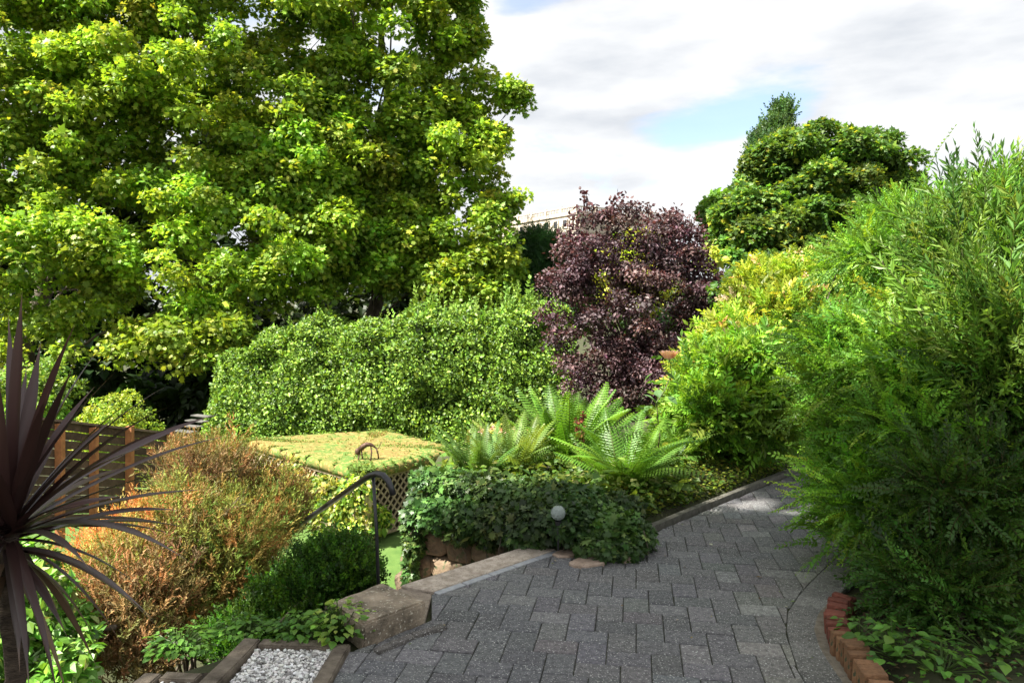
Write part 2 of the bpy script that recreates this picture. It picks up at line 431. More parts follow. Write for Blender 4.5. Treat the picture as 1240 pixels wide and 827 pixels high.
def woody(rng, base, top, r, clumps, nl, name='trunk', parent=None, mat=None, sides=8, start=0.3, rl=0.35):
    a = Acc(); base = np.array(base, float); top = np.array(top, float)
    tr = limb(base, top, rng, 0.0, 9); a.tube(tr, np.linspace(r, r * 0.3, 9) * np.r_[1.35, 1.08, np.ones(7)], 12)
    idx = rng.choice(len(clumps), min(nl, len(clumps)), replace=False)
    for i in idx:
        c = clumps[i, :3]; s = np.clip(rng.uniform(start, 0.9), 0, 1); k = int(s * 8); p0 = tr[k]
        if c[2] < p0[2] and rng.random() < 0.6: k = max(1, k - 3); p0 = tr[k]
        pts = limb(p0, c, rng, 0.12); rr = r * rl * (1 - 0.55 * s)
        a.tube(pts, np.linspace(rr, rr * 0.15, len(pts)), 6)
        for _ in range(2):
            q = pts[rng.integers(2, 6)]; e = c + rndu(rng, 1)[0] * clumps[i, 3:6] * 0.9
            pp = limb(q, e, rng, 0.05, 5); a.tube(pp, np.linspace(rr * 0.35, rr * 0.06, 5), 5)
    return a.build(name, mat or M_bark, parent, smooth=True)
def stems(rng, base, clumps, n, r, name='stem', parent=None, mat=None, spread=0.15):
    a = Acc()
    for i in rng.choice(len(clumps), min(n, len(clumps)), replace=False):
        b = np.array(base, float) + np.array([*rng.normal(0, spread, 2), 0])
        pts = limb(b, clumps[i, :3], rng, 0.1); a.tube(pts, np.linspace(r, r * 0.25, len(pts)) * rng.uniform(0.6, 1.2), 6)
    return a.build(name, mat or M_bark, parent, smooth=True)

# ------------------------------------------------------------------ terrain
def xb(y):
    return np.interp(y, [4.6, 5.2, 5.9, 8.0, 12.0], [0.35, 0.30, -0.72, -0.86, -0.9])
def hgt(x, y):
    x = np.asarray(x, float); y = np.asarray(y, float)
    d = -(x + 0.2) * 0.7071 + (y - 4.7) * 0.7071
    left = -2.3 * np.clip((d - 0.02) / 2.75, 0, 1)
    left = np.where(d > 0, left, 0) - 0.03
    c = (x - 1.1) * -0.746 + (y - 5.62) * 0.666
    right = -0.03 + 0.20 * sstep(0.03, 0.5, c) - 2.47 * sstep(2.4, 6.5, d)
    w = sstep(-0.06, 0.06, x - xb(y)) * sstep(4.9, 5.1, y) + (y <= 5.0) * sstep(-0.1, 0.1, x - 0.3)
    w = np.clip(w, 0, 1)
    h = left * (1 - w) + right * w
    h += 0.10 * sstep(0.02, 0.2, x - np.interp(y, OUT_Y, OUT_X) - 0.08) * (y < 7) * (x > 1)
    h += 16 * np.exp(-(((x - 15) / 70) ** 2 + ((y - 190) / 55) ** 2)) * (y > 60)
    h += 5 * np.exp(-(((x - 10) / 120) ** 2 + ((y - 120) / 40) ** 2)) * (y > 60)
    return h
OUT_Y = np.array([2.6, 3.24, 3.575, 3.79, 3.99, 4.35, 4.95, 5.6, 7.2, 9.4]); OUT_X = np.array([1.46, 1.47, 1.50, 1.56, 1.67, 1.95, 2.5, 3.0, 4.1, 6.0])
def axis(segs):
    v = []
    for a, b, s in segs: v += list(np.arange(a, b, s))
    v.append(segs[-1][1]); return np.array(v)
gx = axis([(-1500, -300, 150), (-300, -60, 20), (-60, -12, 3), (-12, -3, 0.4), (-3, 4, 0.08), (4, 12, 0.5), (12, 60, 3), (60, 300, 20), (300, 1500, 150)])
gy = axis([(-600, -60, 60), (-60, -4, 4), (-4, 2.4, 0.4), (2.4, 9.5, 0.08), (9.5, 22, 0.4), (22, 60, 3), (60, 300, 12), (300, 2400, 150)])
X, Y = np.meshgrid(gx, gy); Zt = hgt(X, Y)
nx, ny = len(gx), len(gy)
idx = (np.arange(ny - 1)[:, None] * nx + np.arange(nx - 1)[None, :]).ravel()
g = Acc(); g.raw(np.stack([X, Y, Zt], -1).reshape(-1, 3), np.stack([idx, idx + 1, idx + nx + 1, idx + nx], 1).tolist())
tag(g.build('ground', M_ground, smooth=True), kind='structure')
# lawn on the lower terrace
a = Acc(); a.raw([(-9, 8.6, -2.315), (-0.95, 8.6, -2.315), (-0.95, 19, -2.315), (-9, 19, -2.315)], [[0, 1, 2, 3]])
tag(a.build('lawn', M_lawn), kind='structure')
# steps going down from the coping
a = Acc(); e1 = unit([0.7, 0.72, 0]); n1 = np.array([-e1[1], e1[0], 0]); s0 = np.array([-0.66, 4.40, 0]); s1 = np.array([0.13, 5.19, 0])
for i in range(9):
    c = (s0 + s1) / 2 + n1 * (0.16 + 0.30 * i) + np.array([0, 0, -0.17 * (i + 1) - 0.30])
    a.box(c, (1.06, 0.31, 0.6), rz=math.atan2(e1[1], e1[0]))
tag(a.build('steps', M_coping), kind='structure')

# ------------------------------------------------------------------ paving
rng = np.random.default_rng(11)
LEFT = np.array([(-0.80, 2.4), (-0.79, 3.54), (-0.70, 3.62), (-0.43, 3.93), (-0.47, 4.29), (0.29, 5.08), (0.55, 5.05), (1.06, 5.50), (1.12, 5.60), (2.77, 7.45), (4.6, 9.5)])
RIN = np.array([(1.22, 2.6), (1.30, 3.36), (1.39, 3.75), (1.50, 4.03), (1.70, 4.34), (1.98, 4.71), (2.6, 5.5), (3.5, 6.6), (5.5, 9.0)])
ROUT = np.stack([OUT_X, OUT_Y], 1)
def clip_line(poly, a, b, keep_left, off=0.0):
    """Sutherland-Hodgman against the line a-b"""
    d = b - a; n = np.array([-d[1], d[0]]) / np.hypot(*d)
    if not keep_left: n = -n
    out = []
    for i in range(len(poly)):
        p, q = poly[i], poly[(i + 1) % len(poly)]
        sp_, sq = np.dot(p - a, n) - off, np.dot(q - a, n) - off
        if sp_ >= 0: out.append(p)
        if (sp_ >= 0) != (sq >= 0): out.append(p + (q - p) * sp_ / (sp_ - sq))
    return out
def clip_curve(poly, curve, keep_left, off):
    if len(poly) < 3: return poly
    c = np.mean(poly, axis=0)
    best, bi = 1e9, 0
    for i in range(len(curve) - 1):
        a, b = curve[i], curve[i + 1]; t = np.clip(np.dot(c - a, b - a) / np.dot(b - a, b - a), 0, 1)
        dd = np.hypot(*(c - a - (b - a) * t))
        if dd < best: best, bi = dd, i
    return clip_line(poly, curve[bi], curve[bi + 1], keep_left, off)
def slab(acc, poly, z, th, bev, col, tilt, mi=0):
    poly = [np.array(p) for p in poly]
    # drop tiny edges
    q = [poly[i] for i in range(len(poly)) if np.hypot(*(poly[i] - poly[i - 1])) > 0.006]
    if len(q) < 3: return
    poly = np.array(q); c = poly.mean(0); m = len(poly)
    ar = 0.5 * abs(np.dot(poly[:, 0], np.roll(poly[:, 1], 1)) - np.dot(poly[:, 1], np.roll(poly[:, 0], 1)))
    if ar < 0.0008: return
    r = np.hypot(*(poly - c).T)[:, None]; inn = c + (poly - c) * (1 - bev * 1.35 / r)
    zt = lambda p: z + (p - c) @ tilt
    V = [(*p, z - th) for p in poly] + [(*p, zt(p) - bev) for p in poly] + [(*p, zt(p)) for p in inn]
    fs = [list(range(2 * m, 3 * m))]
    for i in range(m):
        j = (i + 1) % m
        fs.append([i, j, m + j, m + i]); fs.append([m + i, m + j, 2 * m + j, 2 * m + i])
    o = 0.5 * np.sum(poly[:, 0] * np.roll(poly[:, 1], -1) - np.roll(poly[:, 0], -1) * poly[:, 1])
    if o < 0: fs = [f[::-1] for f in fs]
    acc.raw(V, fs, col, mi)
pv = Acc()
Lp, Wp, gap = 0.210, 0.140, 0.004
th = math.radians(-9.5); Rm = np.array([[math.cos(th), -math.sin(th)], [math.sin(th), math.cos(th)]])
v1 = np.array([Wp, Wp]); v2 = np.array([Wp - Lp, Wp + Lp])
inv = np.linalg.inv(np.stack([v1, v2], 1))
for i in range(-90, 120):
    for j in range(-60, 80):
        o = i * v1 + j * v2
        for k, (w, h, ox, oy) in enumerate(((Lp, Wp, 0, 0), (Wp, Lp, 0, Wp))):
            q = np.array([(ox, oy), (ox + w, oy), (ox + w, oy + h), (ox, oy + h)]) + o
            q = q @ Rm.T + np.array([0.4, 4.5])
            c = q.mean(0)
            if not (-1.2 < c[0] < 5.5 and 2.2 < c[1] < 9.4): continue
            if c[0] < np.interp(c[1], LEFT[:, 1], LEFT[:, 0]) - 0.45 or c[0] > np.interp(c[1], RIN[:, 1], RIN[:, 0]) + 0.3: continue
            q = c + (q - c) * np.array([1 - gap / w, 1 - gap / w])
            poly = [p for p in q]
            poly = clip_curve(poly, LEFT, False, 0.004); poly = clip_curve(poly, RIN, True, 0.002)
            if len(poly) < 3: continue
            b = math.exp(rng.normal(0, 0.10)); tone = 0.145 * b
            if rng.random() < 0.12: tone *= 1.25
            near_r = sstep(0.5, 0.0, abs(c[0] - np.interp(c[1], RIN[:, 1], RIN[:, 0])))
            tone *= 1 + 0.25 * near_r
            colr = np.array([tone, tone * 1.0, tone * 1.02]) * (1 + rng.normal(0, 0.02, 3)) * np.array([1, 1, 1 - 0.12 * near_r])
            slab(pv, poly, rng.normal(0, 0.0018), 0.05, 0.005, colr, rng.normal(0, 0.010, 2))
tag(pv.build('paving', M_paver), kind='structure')
# border course along the right side
bc = Acc()
def along(curve, step):
    s = np.r_[0, np.cumsum(np.hypot(*np.diff(curve, axis=0).T))]
    t = np.arange(0, s[-1], step)
    return np.stack([np.interp(t, s, curve[:, 0]), np.interp(t, s, curve[:, 1])], 1)
ai = along(RIN, 0.02); ao = along(ROUT, 0.02)
y = 2.75
pa = ai[np.argmin(abs(ai[:, 1] - y))]
k = np.argmin(abs(ai[:, 1] - y))
while k < len(ai) - 12 and ai[k, 1] < 6.2:
    st = int(rng.choice([6, 7, 8])); p, q = ai[k], ai[min(k + st, len(ai) - 1)]
    tn = unit(q - p); nr = np.array([tn[1], -tn[0]])
    def hit(a):  # where the outward line meets the outer curve
        rel = ao - a; al = rel @ nr; side_ = abs(rel @ np.array([-nr[1], nr[0]])); m = (al > 0.02)
        if not m.any(): return a + nr * 0.2
        i_ = np.argmin(np.where(m, side_, 9)); return a + nr * min(al[i_], 0.42)
    p2, q2 = hit(p), hit(q); u_ = 0.002
    w_ = np.hypot(*(p2 - p)); pieces = 2 if w_ > 0.30 else 1
    for m in range(pieces):
        f0, f1 = m / pieces, (m + 1) / pieces
        poly = [p + (p2 - p) * f0, q + (q2 - q) * f0, q + (q2 - q) * f1, p + (p2 - p) * f1]
        cc = np.mean(poly, axis=0); poly = [cc + (z_ - cc) * 0.975 for z_ in poly]
        tone = 0.18 * math.exp(rng.normal(0, 0.15))
        slab(bc, poly, 0.001 + rng.normal(0, 0.001), 0.05, 0.0035, np.array([tone, tone * 0.99, tone * 0.9]), rng.normal(0, 0.006, 2))
    k += st
tag(bc.build('paving_border', M_paver), kind='structure')
# joint sand bed under the pavers
a = Acc()
poly = np.concatenate([LEFT + [0.0, 0.0], ROUT[::-1]])
a.raw([(p[0], p[1], -0.009) for p in poly], [list(range(len(poly)))[::-1]])
tag(a.build('paving_bed', M_joint), kind='structure')

# coping along the top of the steps + thin pale edging
cop = empty('coping', (0, 4.8, 0), 'long pinkish stone coping slab edging the top of the garden steps', 'coping')
q0, q1, q2, q3 = [np.array(v) for v in ((-0.66, 4.40), (0.13, 5.19), (0.30, 5.09), (-0.46, 4.31))]
a = Acc(); f = [0, 0.36, 0.72, 1.0]
for i in range(3):
    t0, t1 = f[i] + 0.002, f[i + 1] - 0.002
    slab(a, [q0 + (q1 - q0) * t0, q0 + (q1 - q0) * t1, q3 + (q2 - q3) * t1, q3 + (q2 - q3) * t0], 0.012, 0.08, 0.006, np.array([1, 0.98, 0.95]) * (0.95 + 0.1 * i / 3), np.zeros(2))
slab(a, [np.array(v) for v in ((-0.755, 4.15), (-0.462, 3.905), (-0.465, 4.300), (-0.668, 4.392))], -0.002, 0.12, 0.005, (0.55, 0.52, 0.48), np.zeros(2))
a.build('slab', M_coping, cop)
a = Acc(); ofs = np.array([0.033, -0.036])
for i in range(5):
    t0, t1 = i / 5 + 0.004, (i + 1) / 5 - 0.004
    A_, B_ = q3 + (q2 - q3) * t0 + ofs * 0.1, q3 + (q2 - q3) * t1 + ofs * 0.1
    slab(a, [A_, B_, B_ + ofs, A_ + ofs], 0.006, 0.05, 0.003, (0.8, 0.85, 0.9), np.zeros(2))
a.build('edging_strip', surf('pale_edging', (0.26, 0.27, 0.28), (0.36, 0.37, 0.38), 30, 0.8, 0.3, 100), cop)
# broken stones at the foot of the ivy
for i, (px, py, sx, sy, rz) in enumerate(((684, 672, 0.15, 0.11, 0.5), (712, 683, 0.22, 0.12, 0.3), (735, 672, 0.14, 0.09, -0.2), (758, 678, 0.12, 0.08, 0.6))):
    c = G(px, py, 0.0); a = Acc(); an = np.linspace(0, 2 * math.pi, 8)[:-1] + rng.normal(0, 0.12, 7)
    pl = np.stack([np.cos(an) * sx / 1.7, np.sin(an) * sy / 1.5], 1) @ np.array([[math.cos(rz), math.sin(rz)], [-math.sin(rz), math.cos(rz)]]) + c[:2]
    slab(a, pl[::1], 0.018 + 0.006 * i, 0.06, 0.006, (0.75, 0.66, 0.6), rng.normal(0, 0.03, 2))
    tag(a.build('paving_stone', M_coping), ['loose pinkish flat stone next to the end of the coping', 'flat broken pink stone between the coping and the ivy', 'small brown stone half under the ivy, third from the coping',
        'small brown stone deepest under the ivy spill'][i], 'stone', 'loose stones at the foot of the ivy')

# ------------------------------------------------------------------ concrete block, slips, gravel bed
def solid(name, corners, z0, z1, mat, bevel=0.008, sub=0, lump=0.0, parent=None, seed=0, col=(1, 1, 1)):
    bm = bmesh.new(); m = len(corners)
    lo = [bm.verts.new((*c, z0)) for c in corners]; hi = [bm.verts.new((*c, z1)) for c in corners]
    bm.faces.new(lo[::-1]); bm.faces.new(hi)
    for i in range(m): bm.faces.new([lo[i], lo[(i + 1) % m], hi[(i + 1) % m], hi[i]])
    bmesh.ops.recalc_face_normals(bm, faces=bm.faces)
    bmesh.ops.bevel(bm, geom=list(bm.edges), offset=bevel, segments=2, affect='EDGES')
    if sub:
        bmesh.ops.subdivide_edges(bm, edges=[e for e in bm.edges if e.calc_length() > 0.05], cuts=sub, use_grid_fill=True)
        bmesh.ops.triangulate(bm, faces=bm.faces)
    if lump:
        for v in bm.verts:
            v.co += Vector(mnoise.noise_vector(v.co * 9 + Vector((seed, 0, 0)))) * lump
    me = bpy.data.meshes.new(name); bm.to_mesh(me); bm.free()
    ca = me.color_attributes.new('Col', 'FLOAT_COLOR', 'POINT'); ca.data.foreach_set('color', np.tile((*col, 1.0), len(me.vertices)).astype(np.float32))
    me.materials.append(mat)
    o = bpy.data.objects.new(name, me); C.objects.link(o)
    if parent: o.parent = parent; o.location = -Vector(parent.location)
    return o
B = [(-0.725, 3.60), (-0.455, 3.90), (-0.735, 4.16), (-0.955, 3.87)]
tag(solid('concrete_block', B, -0.03, 0.112, M_block, 0.010, 9, 0.006), 'square lichen-covered concrete block standing at the head of the steps', 'block')
for i, (p, q) in enumerate(((G(452, 789), G(496, 770)), (G(498, 769), G(536, 758)))):
    d = unit((q - p)[:2]); nn = np.array([d[1], -d[0]]) * 0.045
    cs_ = [p[:2], p[:2] + nn, q[:2] + nn, q[:2]]
    a = Acc(); slab(a, cs_, 0.016, 0.06, 0.004, (0.13, 0.12, 0.11), np.zeros(2))
    tag(a.build('edging_slip', M_paver), ['narrow dark slip of stone in front of the concrete block', 'narrow dark slip of stone ending right of the concrete block'][i], 'edging stone', 'slips of stone along the block')

def beam(name, a_, b_, w, z0, z1, parent, seed):
    a_, b_ = np.array(a_, float), np.array(b_, float); d = unit(b_ - a_); n_ = np.array([-d[1], d[0]]) * w / 2
    tone = 0.8 + 0.3 * ((seed * 0.37) % 1)
    return solid(name, [a_ - n_, b_ - n_, b_ + n_, a_ + n_], z0, z1, M_timber, 0.006, 5, 0.004, parent, seed, (tone, tone, tone))
gb = empty('gravel_bed_frame', (-1.05, 3.4, 0), 'weathered grey timber frame around the white gravel bed beside the paving', 'bed edging')
beam('beam', (-1.33, 2.9), (-1.27, 3.62), 0.085, -0.05, 0.035, gb, 1)
beam('beam', (-1.225, 3.60), (-0.865, 3.575), 0.075, -0.05, 0.028, gb, 2)
beam('beam', (-0.835, 2.9), (-0.815, 3.57), 0.075, -0.05, 0.032, gb, 3)
gb2 = empty('gravel_bed_frame', (-1.6, 3.2, 0), 'second timber frame left of the gravel bed, only its corner in view', 'bed edging')
beam('beam', (-1.66, 2.7), (-1.60, 3.30), 0.08, -0.05, 0.02, gb2, 4)
beam('beam', (-1.555, 3.29), (-1.385, 3.275), 0.07, -0.05, 0.015, gb2, 5)
# gravel
bm = bmesh.new(); bmesh.ops.create_icosphere(bm, subdivisions=1, radius=1.0)
ico_v = np.array([v.co[:] for v in bm.verts]); ico_f = [[v.index for v in f.verts] for f in bm.faces]; bm.free()
def pebbles(name, x0, x1, y0, y1, n, rs, z, seed):
    r = np.random.default_rng(seed); a = Acc(); tps = []
    for k in range(6):
        t = Tpl(); vv = ico_v * (1 + r.normal(0, 0.18, (len(ico_v), 1))) * np.array([1, 0.75, 0.6]); t.v = [tuple(v) for v in vv]; t.w = [0] * len(vv); t.f = ico_f; tps.append(t.done())
    pos = np.stack([r.uniform(x0, x1, n), r.uniform(y0, y1, n), z + r.uniform(-0.012, 0.012, n)], 1)
    colr = col_vary(r, n, [(0.68, 0.67, 0.64), (0.45, 0.44, 0.42), (0.22, 0.21, 0.20), (0.78, 0.76, 0.72)], [4, 3, 3, 3], 0.2, 0.02)
    w = r.integers(0, 6, n); sz = rs * np.exp(r.normal(0, 0.25, n)); tp = rndu(r, n); tp[:, 2] *= 0.4
    for k in range(6):
        m = w == k; a.put(tps[k], pos[m], tp[m], rndu(r, m.sum()) * 0.4 + UP, sz[m], colr[m])
    return tag(a.build(name, M_pebble), 'white and grey pebbles filling the timber bed', 'gravel', kind='stuff')
a = Acc(); a.raw([(-1.64, 2.5, -0.02), (-0.85, 2.5, -0.02), (-0.85, 3.57, -0.02), (-1.64, 3.30, -0.02)], [[0, 1, 2, 3]])
tag(a.build('bed_soil', M_soil), kind='structure')
pebbles('gravel', -1.23, -0.86, 2.95, 3.55, 5200, 0.0095, 0.0, 1)
g2 = pebbles('gravel', -1.56, -1.38, 2.9, 3.24, 1300, 0.0095, -0.008, 2); g2['label'] = 'pebbles in the small second bed at the bottom edge'

# brick edging on the right
bcur = along(np.array([(1.46, 2.7), (1.52, 3.24), (1.565, 3.575), (1.625, 3.77), (1.72, 3.93), (1.80, 4.02)]), 0.01)
s_len = len(bcur); k = 4; i = 0
while k < s_len - 3:
    c = bcur[k]; tn = unit(bcur[min(k + 3, s_len - 1)] - bcur[k - 3]); nr = np.array([tn[1], -tn[0]])
    hgt_ = 0.115 + rng.normal(0, 0.010); w_ = 0.047
    red = c[1] > 3.52
    base = np.array([0.17, 0.055, 0.035]) if red else np.array([0.24, 0.125, 0.06])
    base = base * math.exp(rng.normal(0, 0.18))
    ang = math.atan2(tn[1], tn[0]) + rng.normal(0, 0.06)
    a = Acc(); a.box((0, 0, 0), (w_, 0.100, hgt_ + 0.06), 0.0, base)
    o = a.build('edging_brick', M_brick, bevel=0.007)
    o.location = (c[0] + nr[0] * (0.02 + rng.normal(0, 0.004)), c[1] + nr[1] * 0.02, (hgt_ - 0.06) / 2)
    o.rotation_euler = (rng.normal(0, 0.04), rng.normal(0, 0.03), ang)
    o['_y'] = float(c[1]); i += 1; k += 6
bricks = sorted([o for o in C.objects if o.name.startswith('edging_brick')], key=lambda o: -o['_y'])
words_ = ['farthest', 'second', 'third', 'fourth', 'fifth', 'sixth', 'seventh', 'eighth', 'ninth', 'tenth', 'eleventh', 'twelfth', 'thirteenth', 'fourteenth', 'fifteenth', 'sixteenth', 'seventeenth', 'eighteenth', 'nineteenth', 'twentieth']
for i, o in enumerate(bricks):
    cn = 'red-brown' if o['_y'] > 3.52 else 'buff-orange'
    del o['_y']
    w = words_[min(i, 19)]
    tag(o, (f'{cn} brick set on edge, {w} from the far end of the row beside the paving' if i else f'{cn} brick set on edge at the far end of the row under the hedge'), 'brick', 'bricks edging the paving')

mc = Acc(); mm_ = along(np.array([(1.46, 2.7), (1.49, 3.24), (1.53, 3.575), (1.59, 3.79), (1.69, 3.98), (1.86, 4.2)]), 0.05)
for p, q in zip(mm_[:-1], mm_[1:]):
    d = unit(q - p); n_ = np.array([d[1], -d[0]]) * 0.05
    p = p - n_ * 0.8; q = q - n_ * 0.8; n_ = n_ * 2
    slab(mc, [p, q, q + n_, p + n_][::-1], 0.006 + rng.normal(0, 0.002), 0.06, 0.003, (0.4, 0.4, 0.36), rng.normal(0, 0.02, 2))
tag(mc.build('mortar_strip', M_coping), kind='structure')

# concrete kerb at the fern bed
kb = Acc(); kc = [np.array((1.06, 5.56)), np.array((1.55, 6.13)), np.array((2.14, 6.79)), np.array((2.77, 7.50)), np.array((4.7, 9.6))]
for p, q in zip(kc[:-1], kc[1:]):
    d = unit(q - p); n_ = np.array([-d[1], d[0]]) * 0.055
    slab(kb, [p + d * 0.004, q - d * 0.004, q - d * 0.004 + n_, p + d * 0.004 + n_], 0.035, 0.10, 0.008, (0.28, 0.31, 0.31), np.zeros(2))
tag(kb.build('kerb', M_coping), kind='structure')

# ------------------------------------------------------------------ retaining wall of rough stones
rng = np.random.default_rng(21)
bm = bmesh.new(); bmesh.ops.create_icosphere(bm, subdivisions=3, radius=1.0)
s_v = np.array([v.co[:] for v in bm.verts]); s_f = [[v.index for v in f.verts] for f in bm.faces]; bm.free()
rw = empty('retaining_wall', (0.3, 5.25, 0), 'rough rubble stone retaining wall overgrown with ivy beside the steps', 'wall')
wa = Acc(); wm = Acc()
for (p, q) in (((0.42, 5.20), (-0.72, 5.90)), ((-0.72, 5.90), (-0.84, 7.3))):
    p, q = np.array(p), np.array(q); ln = np.hypot(*(q - p)); d = (q - p) / ln; n_ = np.array([-d[1], d[0]])
    n_ = n_ if n_[0] < 0 or n_[1] < 0 else -n_
    if p[1] > 5.5: n_ = np.array([-1.0, 0])
    wm.box((*(p + q) / 2 - n_ * 0.16, -1.05 - (0.16 if p[1] > 5.5 else 0)), (ln, 0.28, 2.44), math.atan2(d[1], d[0]))
    z = 0.13 if p[1] < 5.5 else -0.02
    while z > -1.9:
        h = rng.uniform(0.13, 0.22); z -= h; s = -0.02
        while s < ln:
            w = rng.uniform(0.14, 0.34); c = p + d * (s + w / 2); 
            v = np.sign(s_v) * np.abs(s_v) ** 0.5 * np.array([w * 0.52, 0.10, h * 0.53])
            off = rng.normal(0, 10, 3)
            nzv = np.array([mnoise.noise(Vector(a_ * 1.3 + off)) for a_ in s_v])[:, None]
            v = v * (1 + 0.22 * nzv); an = math.atan2(d[1], d[0]); ti = rng.normal(0, 0.12)
            Rz = np.array([[math.cos(an), -math.sin(an), 0], [math.sin(an), math.cos(an), 0], [0, 0, 1]]) @ np.array([[math.cos(ti), 0, math.sin(ti)], [0, 1, 0], [-math.sin(ti), 0, math.cos(ti)]])
            b = math.exp(rng.normal(0, 0.2))
            wa.raw(v @ Rz.T + np.array([*c, z + h / 2]) - np.array([*n_ * 0.03, 0]), s_f, np.array([1.0, 0.9, 0.8]) * b)
            s += w
wa.build('stonework', M_stone, rw, smooth=True)
wm.build('mortar', M_soil, rw)

# ------------------------------------------------------------------ ivy over the wall
rng = np.random.default_rng(22)
GRN_IVY = [(0.045, 0.095, 0.022), (0.065, 0.125, 0.03), (0.14, 0.21, 0.06), (0.028, 0.06, 0.016)]
cl = []
for px, py, Z, rx, rz in ((508, 622, 5.75, .13, .10), (500, 655, 5.78, .08, .20), (530, 622, 5.7, .20, .13), (570, 625, 5.6, .22, .13), (612, 628, 5.4, .22, .13), (655, 632, 5.2, .24, .14), (695, 634, 5.1, .22, .15), (735, 640, 5.1, .22, .16),
                          (768, 652, 5.1, .15, .13), (725, 660, 4.95, .18, .09), (755, 666, 4.95, .14, .08), (600, 606, 5.9, .3, .09), (545, 603, 6.1, .26, .09), (675, 612, 5.7, .32, .11), (745, 618, 5.6, .22, .13),
                          (512, 600, 6.6, .12, .09), (514, 592, 7.2, .14, .08), (560, 646, 5.6, .13, .07), (640, 652, 5.25, .18, .08), (497, 690, 5.8, .05, .16), (590, 648, 5.45, .10, .10)):
    c = P(px, py, Z); cl.append((*c, rx, rx * 0.9, rz))
for t in np.linspace(0.0, 1.0, 8):
    cl.append((0.42 - 1.14 * t + 0.08, 5.20 + 0.70 * t + 0.14, 0.29, 0.20, 0.18, 0.09))
cl = np.array(cl)
ivy = empty('ivy', (0.2, 5.3, 0.1), 'dark green ivy spilling over the stone retaining wall onto the paving', 'ivy')
foliage('foliage', rng, cl, 22000, [LOBE5, PLANE], 0.040, GRN_IVY, [4, 4, 1, 3], M_leaf_glossy, ivy, up=0.5, outw=0.9, droop=0.7, shell=0.3, sj=0.3)
a = Acc()
for i in range(26):
    c = cl[rng.integers(len(cl))]; p0 = c[:3] + rndu(rng, 1)[0] * c[3:6]; p0[1] = min(p0[1], c[1]); p1 = p0 + np.array([rng.normal(0, .1), -0.05, -rng.uniform(.1, .3)])
    a.tube(limb(p0, p1, rng, 0.2, 6), 0.0035, 5, (1, 1, 1))
a.build('vine', M_bark, ivy)

# ------------------------------------------------------------------ ferns
def T_frond(rng, n=25, arch=0.55, width=0.17, stemw=1.0):
    t = Tpl()
    cur = lambda s: np.array([0, s * (1 - 0.12 * s), -arch * s ** 2.2 + 0.0])
    for i in range(8):
        a, b = cur(i / 8), cur((i + 1) / 8); r = 0.006 * (1 - 0.8 * i / 8)
        t.poly([a + (r, 0, 0), b + (r, 0, 0), b - (r, 0, 0), a - (r, 0, 0)], stemw)
    for i in range(n):
        s = 0.10 + 0.89 * i / (n - 1)
        wdt = width * min(1, 0.25 + 1.9 * s) * (1 - s) ** 0.55 * 1.35 + 0.006
        c = cur(s); dn = unit(cur(min(s + 0.02, 1)) - cur(s - 0.02))
        up_ = unit(np.cross((1, 0, 0), dn))
        for sd in (-1, 1):
            L_ = wdt * rng.uniform(0.9, 1.08)
            d = unit(np.array([sd, 0, 0]) * 0.93 + dn * 0.42 - up_ * 0.12)
            ax = unit(np.cross(up_, d)); m = 4; pw = 0.89 / n * 0.40
            # pinna cut into lobes
            for q in range(m):
                f0, f1 = q / m, (q + 1) / m
                w0 = pw * (1 - f0 * 0.72); w1 = pw * (1 - f1 * 0.8) * 0.45
                a0, a1 = c + d * L_ * f0, c + d * L_ * f1 - up_ * 0.02 * f1
                t.poly([a0 - ax * w0 * 0.5, a0 + ax * w0 * 0.5, a1 + ax * w0, a1 - ax * w0 * 0.9][:: sd] if q < m - 1 else [a0 - ax * w0 * .8, a0 + ax * w0 * .8, a1])
    return t.done()
rngf = np.random.default_rng(3)
FRONDS = [T_frond(rngf, 25, ar) for ar in (0.12, 0.3, 0.5)]
def fern(base, n, length, palette, label, spread=0.9, seed=0, lean=(0, 0), frs=FRONDS):
    r = np.random.default_rng(seed); a = Acc()
    f = empty('fern', base, label, 'fern', 'ferns in the raised bed')
    az = np.arange(n) * 2.399 + r.uniform(0, 6); el = np.clip(r.normal(1.22, 0.14, n) - 0.7 * spread * (np.arange(n) / n), 0.45, 1.5)
    tip = np.stack([np.cos(az) * np.cos(el) + lean[0], np.sin(az) * np.cos(el) + lean[1], np.sin(el)], 1)
    outv = np.stack([np.cos(az), np.sin(az), np.zeros(n)], 1)
    nrm = UP - 0.35 * outv + r.normal(0, 0.18, (n, 3))
    pos = np.array(base) + outv * 0.04 + r.normal(0, 0.02, (n, 3)) * [1, 1, 0.3]
    sz = length * r.uniform(0.65, 1.1, n); co = col_vary(r, n, palette, None, 0.15)
    w = r.integers(0, len(frs), n)
    for k in range(len(frs)):
        m = w == k; a.put(frs[k], pos[m], tip[m], nrm[m], sz[m], co[m], stem=(0.10, 0.12, 0.03))
    a.build('fronds', M_leaf, f)
    return f
def gb_(px, py, Z, z=None):
    p = P(px, py, Z); return (p[0], p[1], float(hgt(p[0], p[1])) if z is None else z)
FG = [(0.12, 0.26, 0.030), (0.16, 0.31, 0.038), (0.09, 0.20, 0.025)]
FY = [(0.18, 0.26, 0.05), (0.22, 0.30, 0.07), (0.13, 0.21, 0.04)]
fern(gb_(757, 592, 6.3), 46, 0.80, FG, 'large spreading green fern in the middle of the bed', 0.75, 1)
fern(gb_(690, 575, 7.0), 40, 1.0, FG, 'tall upright fern left of the largest fern, in front of the purple tree', 0.3, 2, frs=FRONDS[:2])
fern(gb_(578, 600, 6.3), 30, 0.64, [(0.08, 0.16, 0.03), (0.10, 0.20, 0.04)], 'dark upright fern above the left end of the ivy', 0.15, 3, frs=FRONDS[:2])
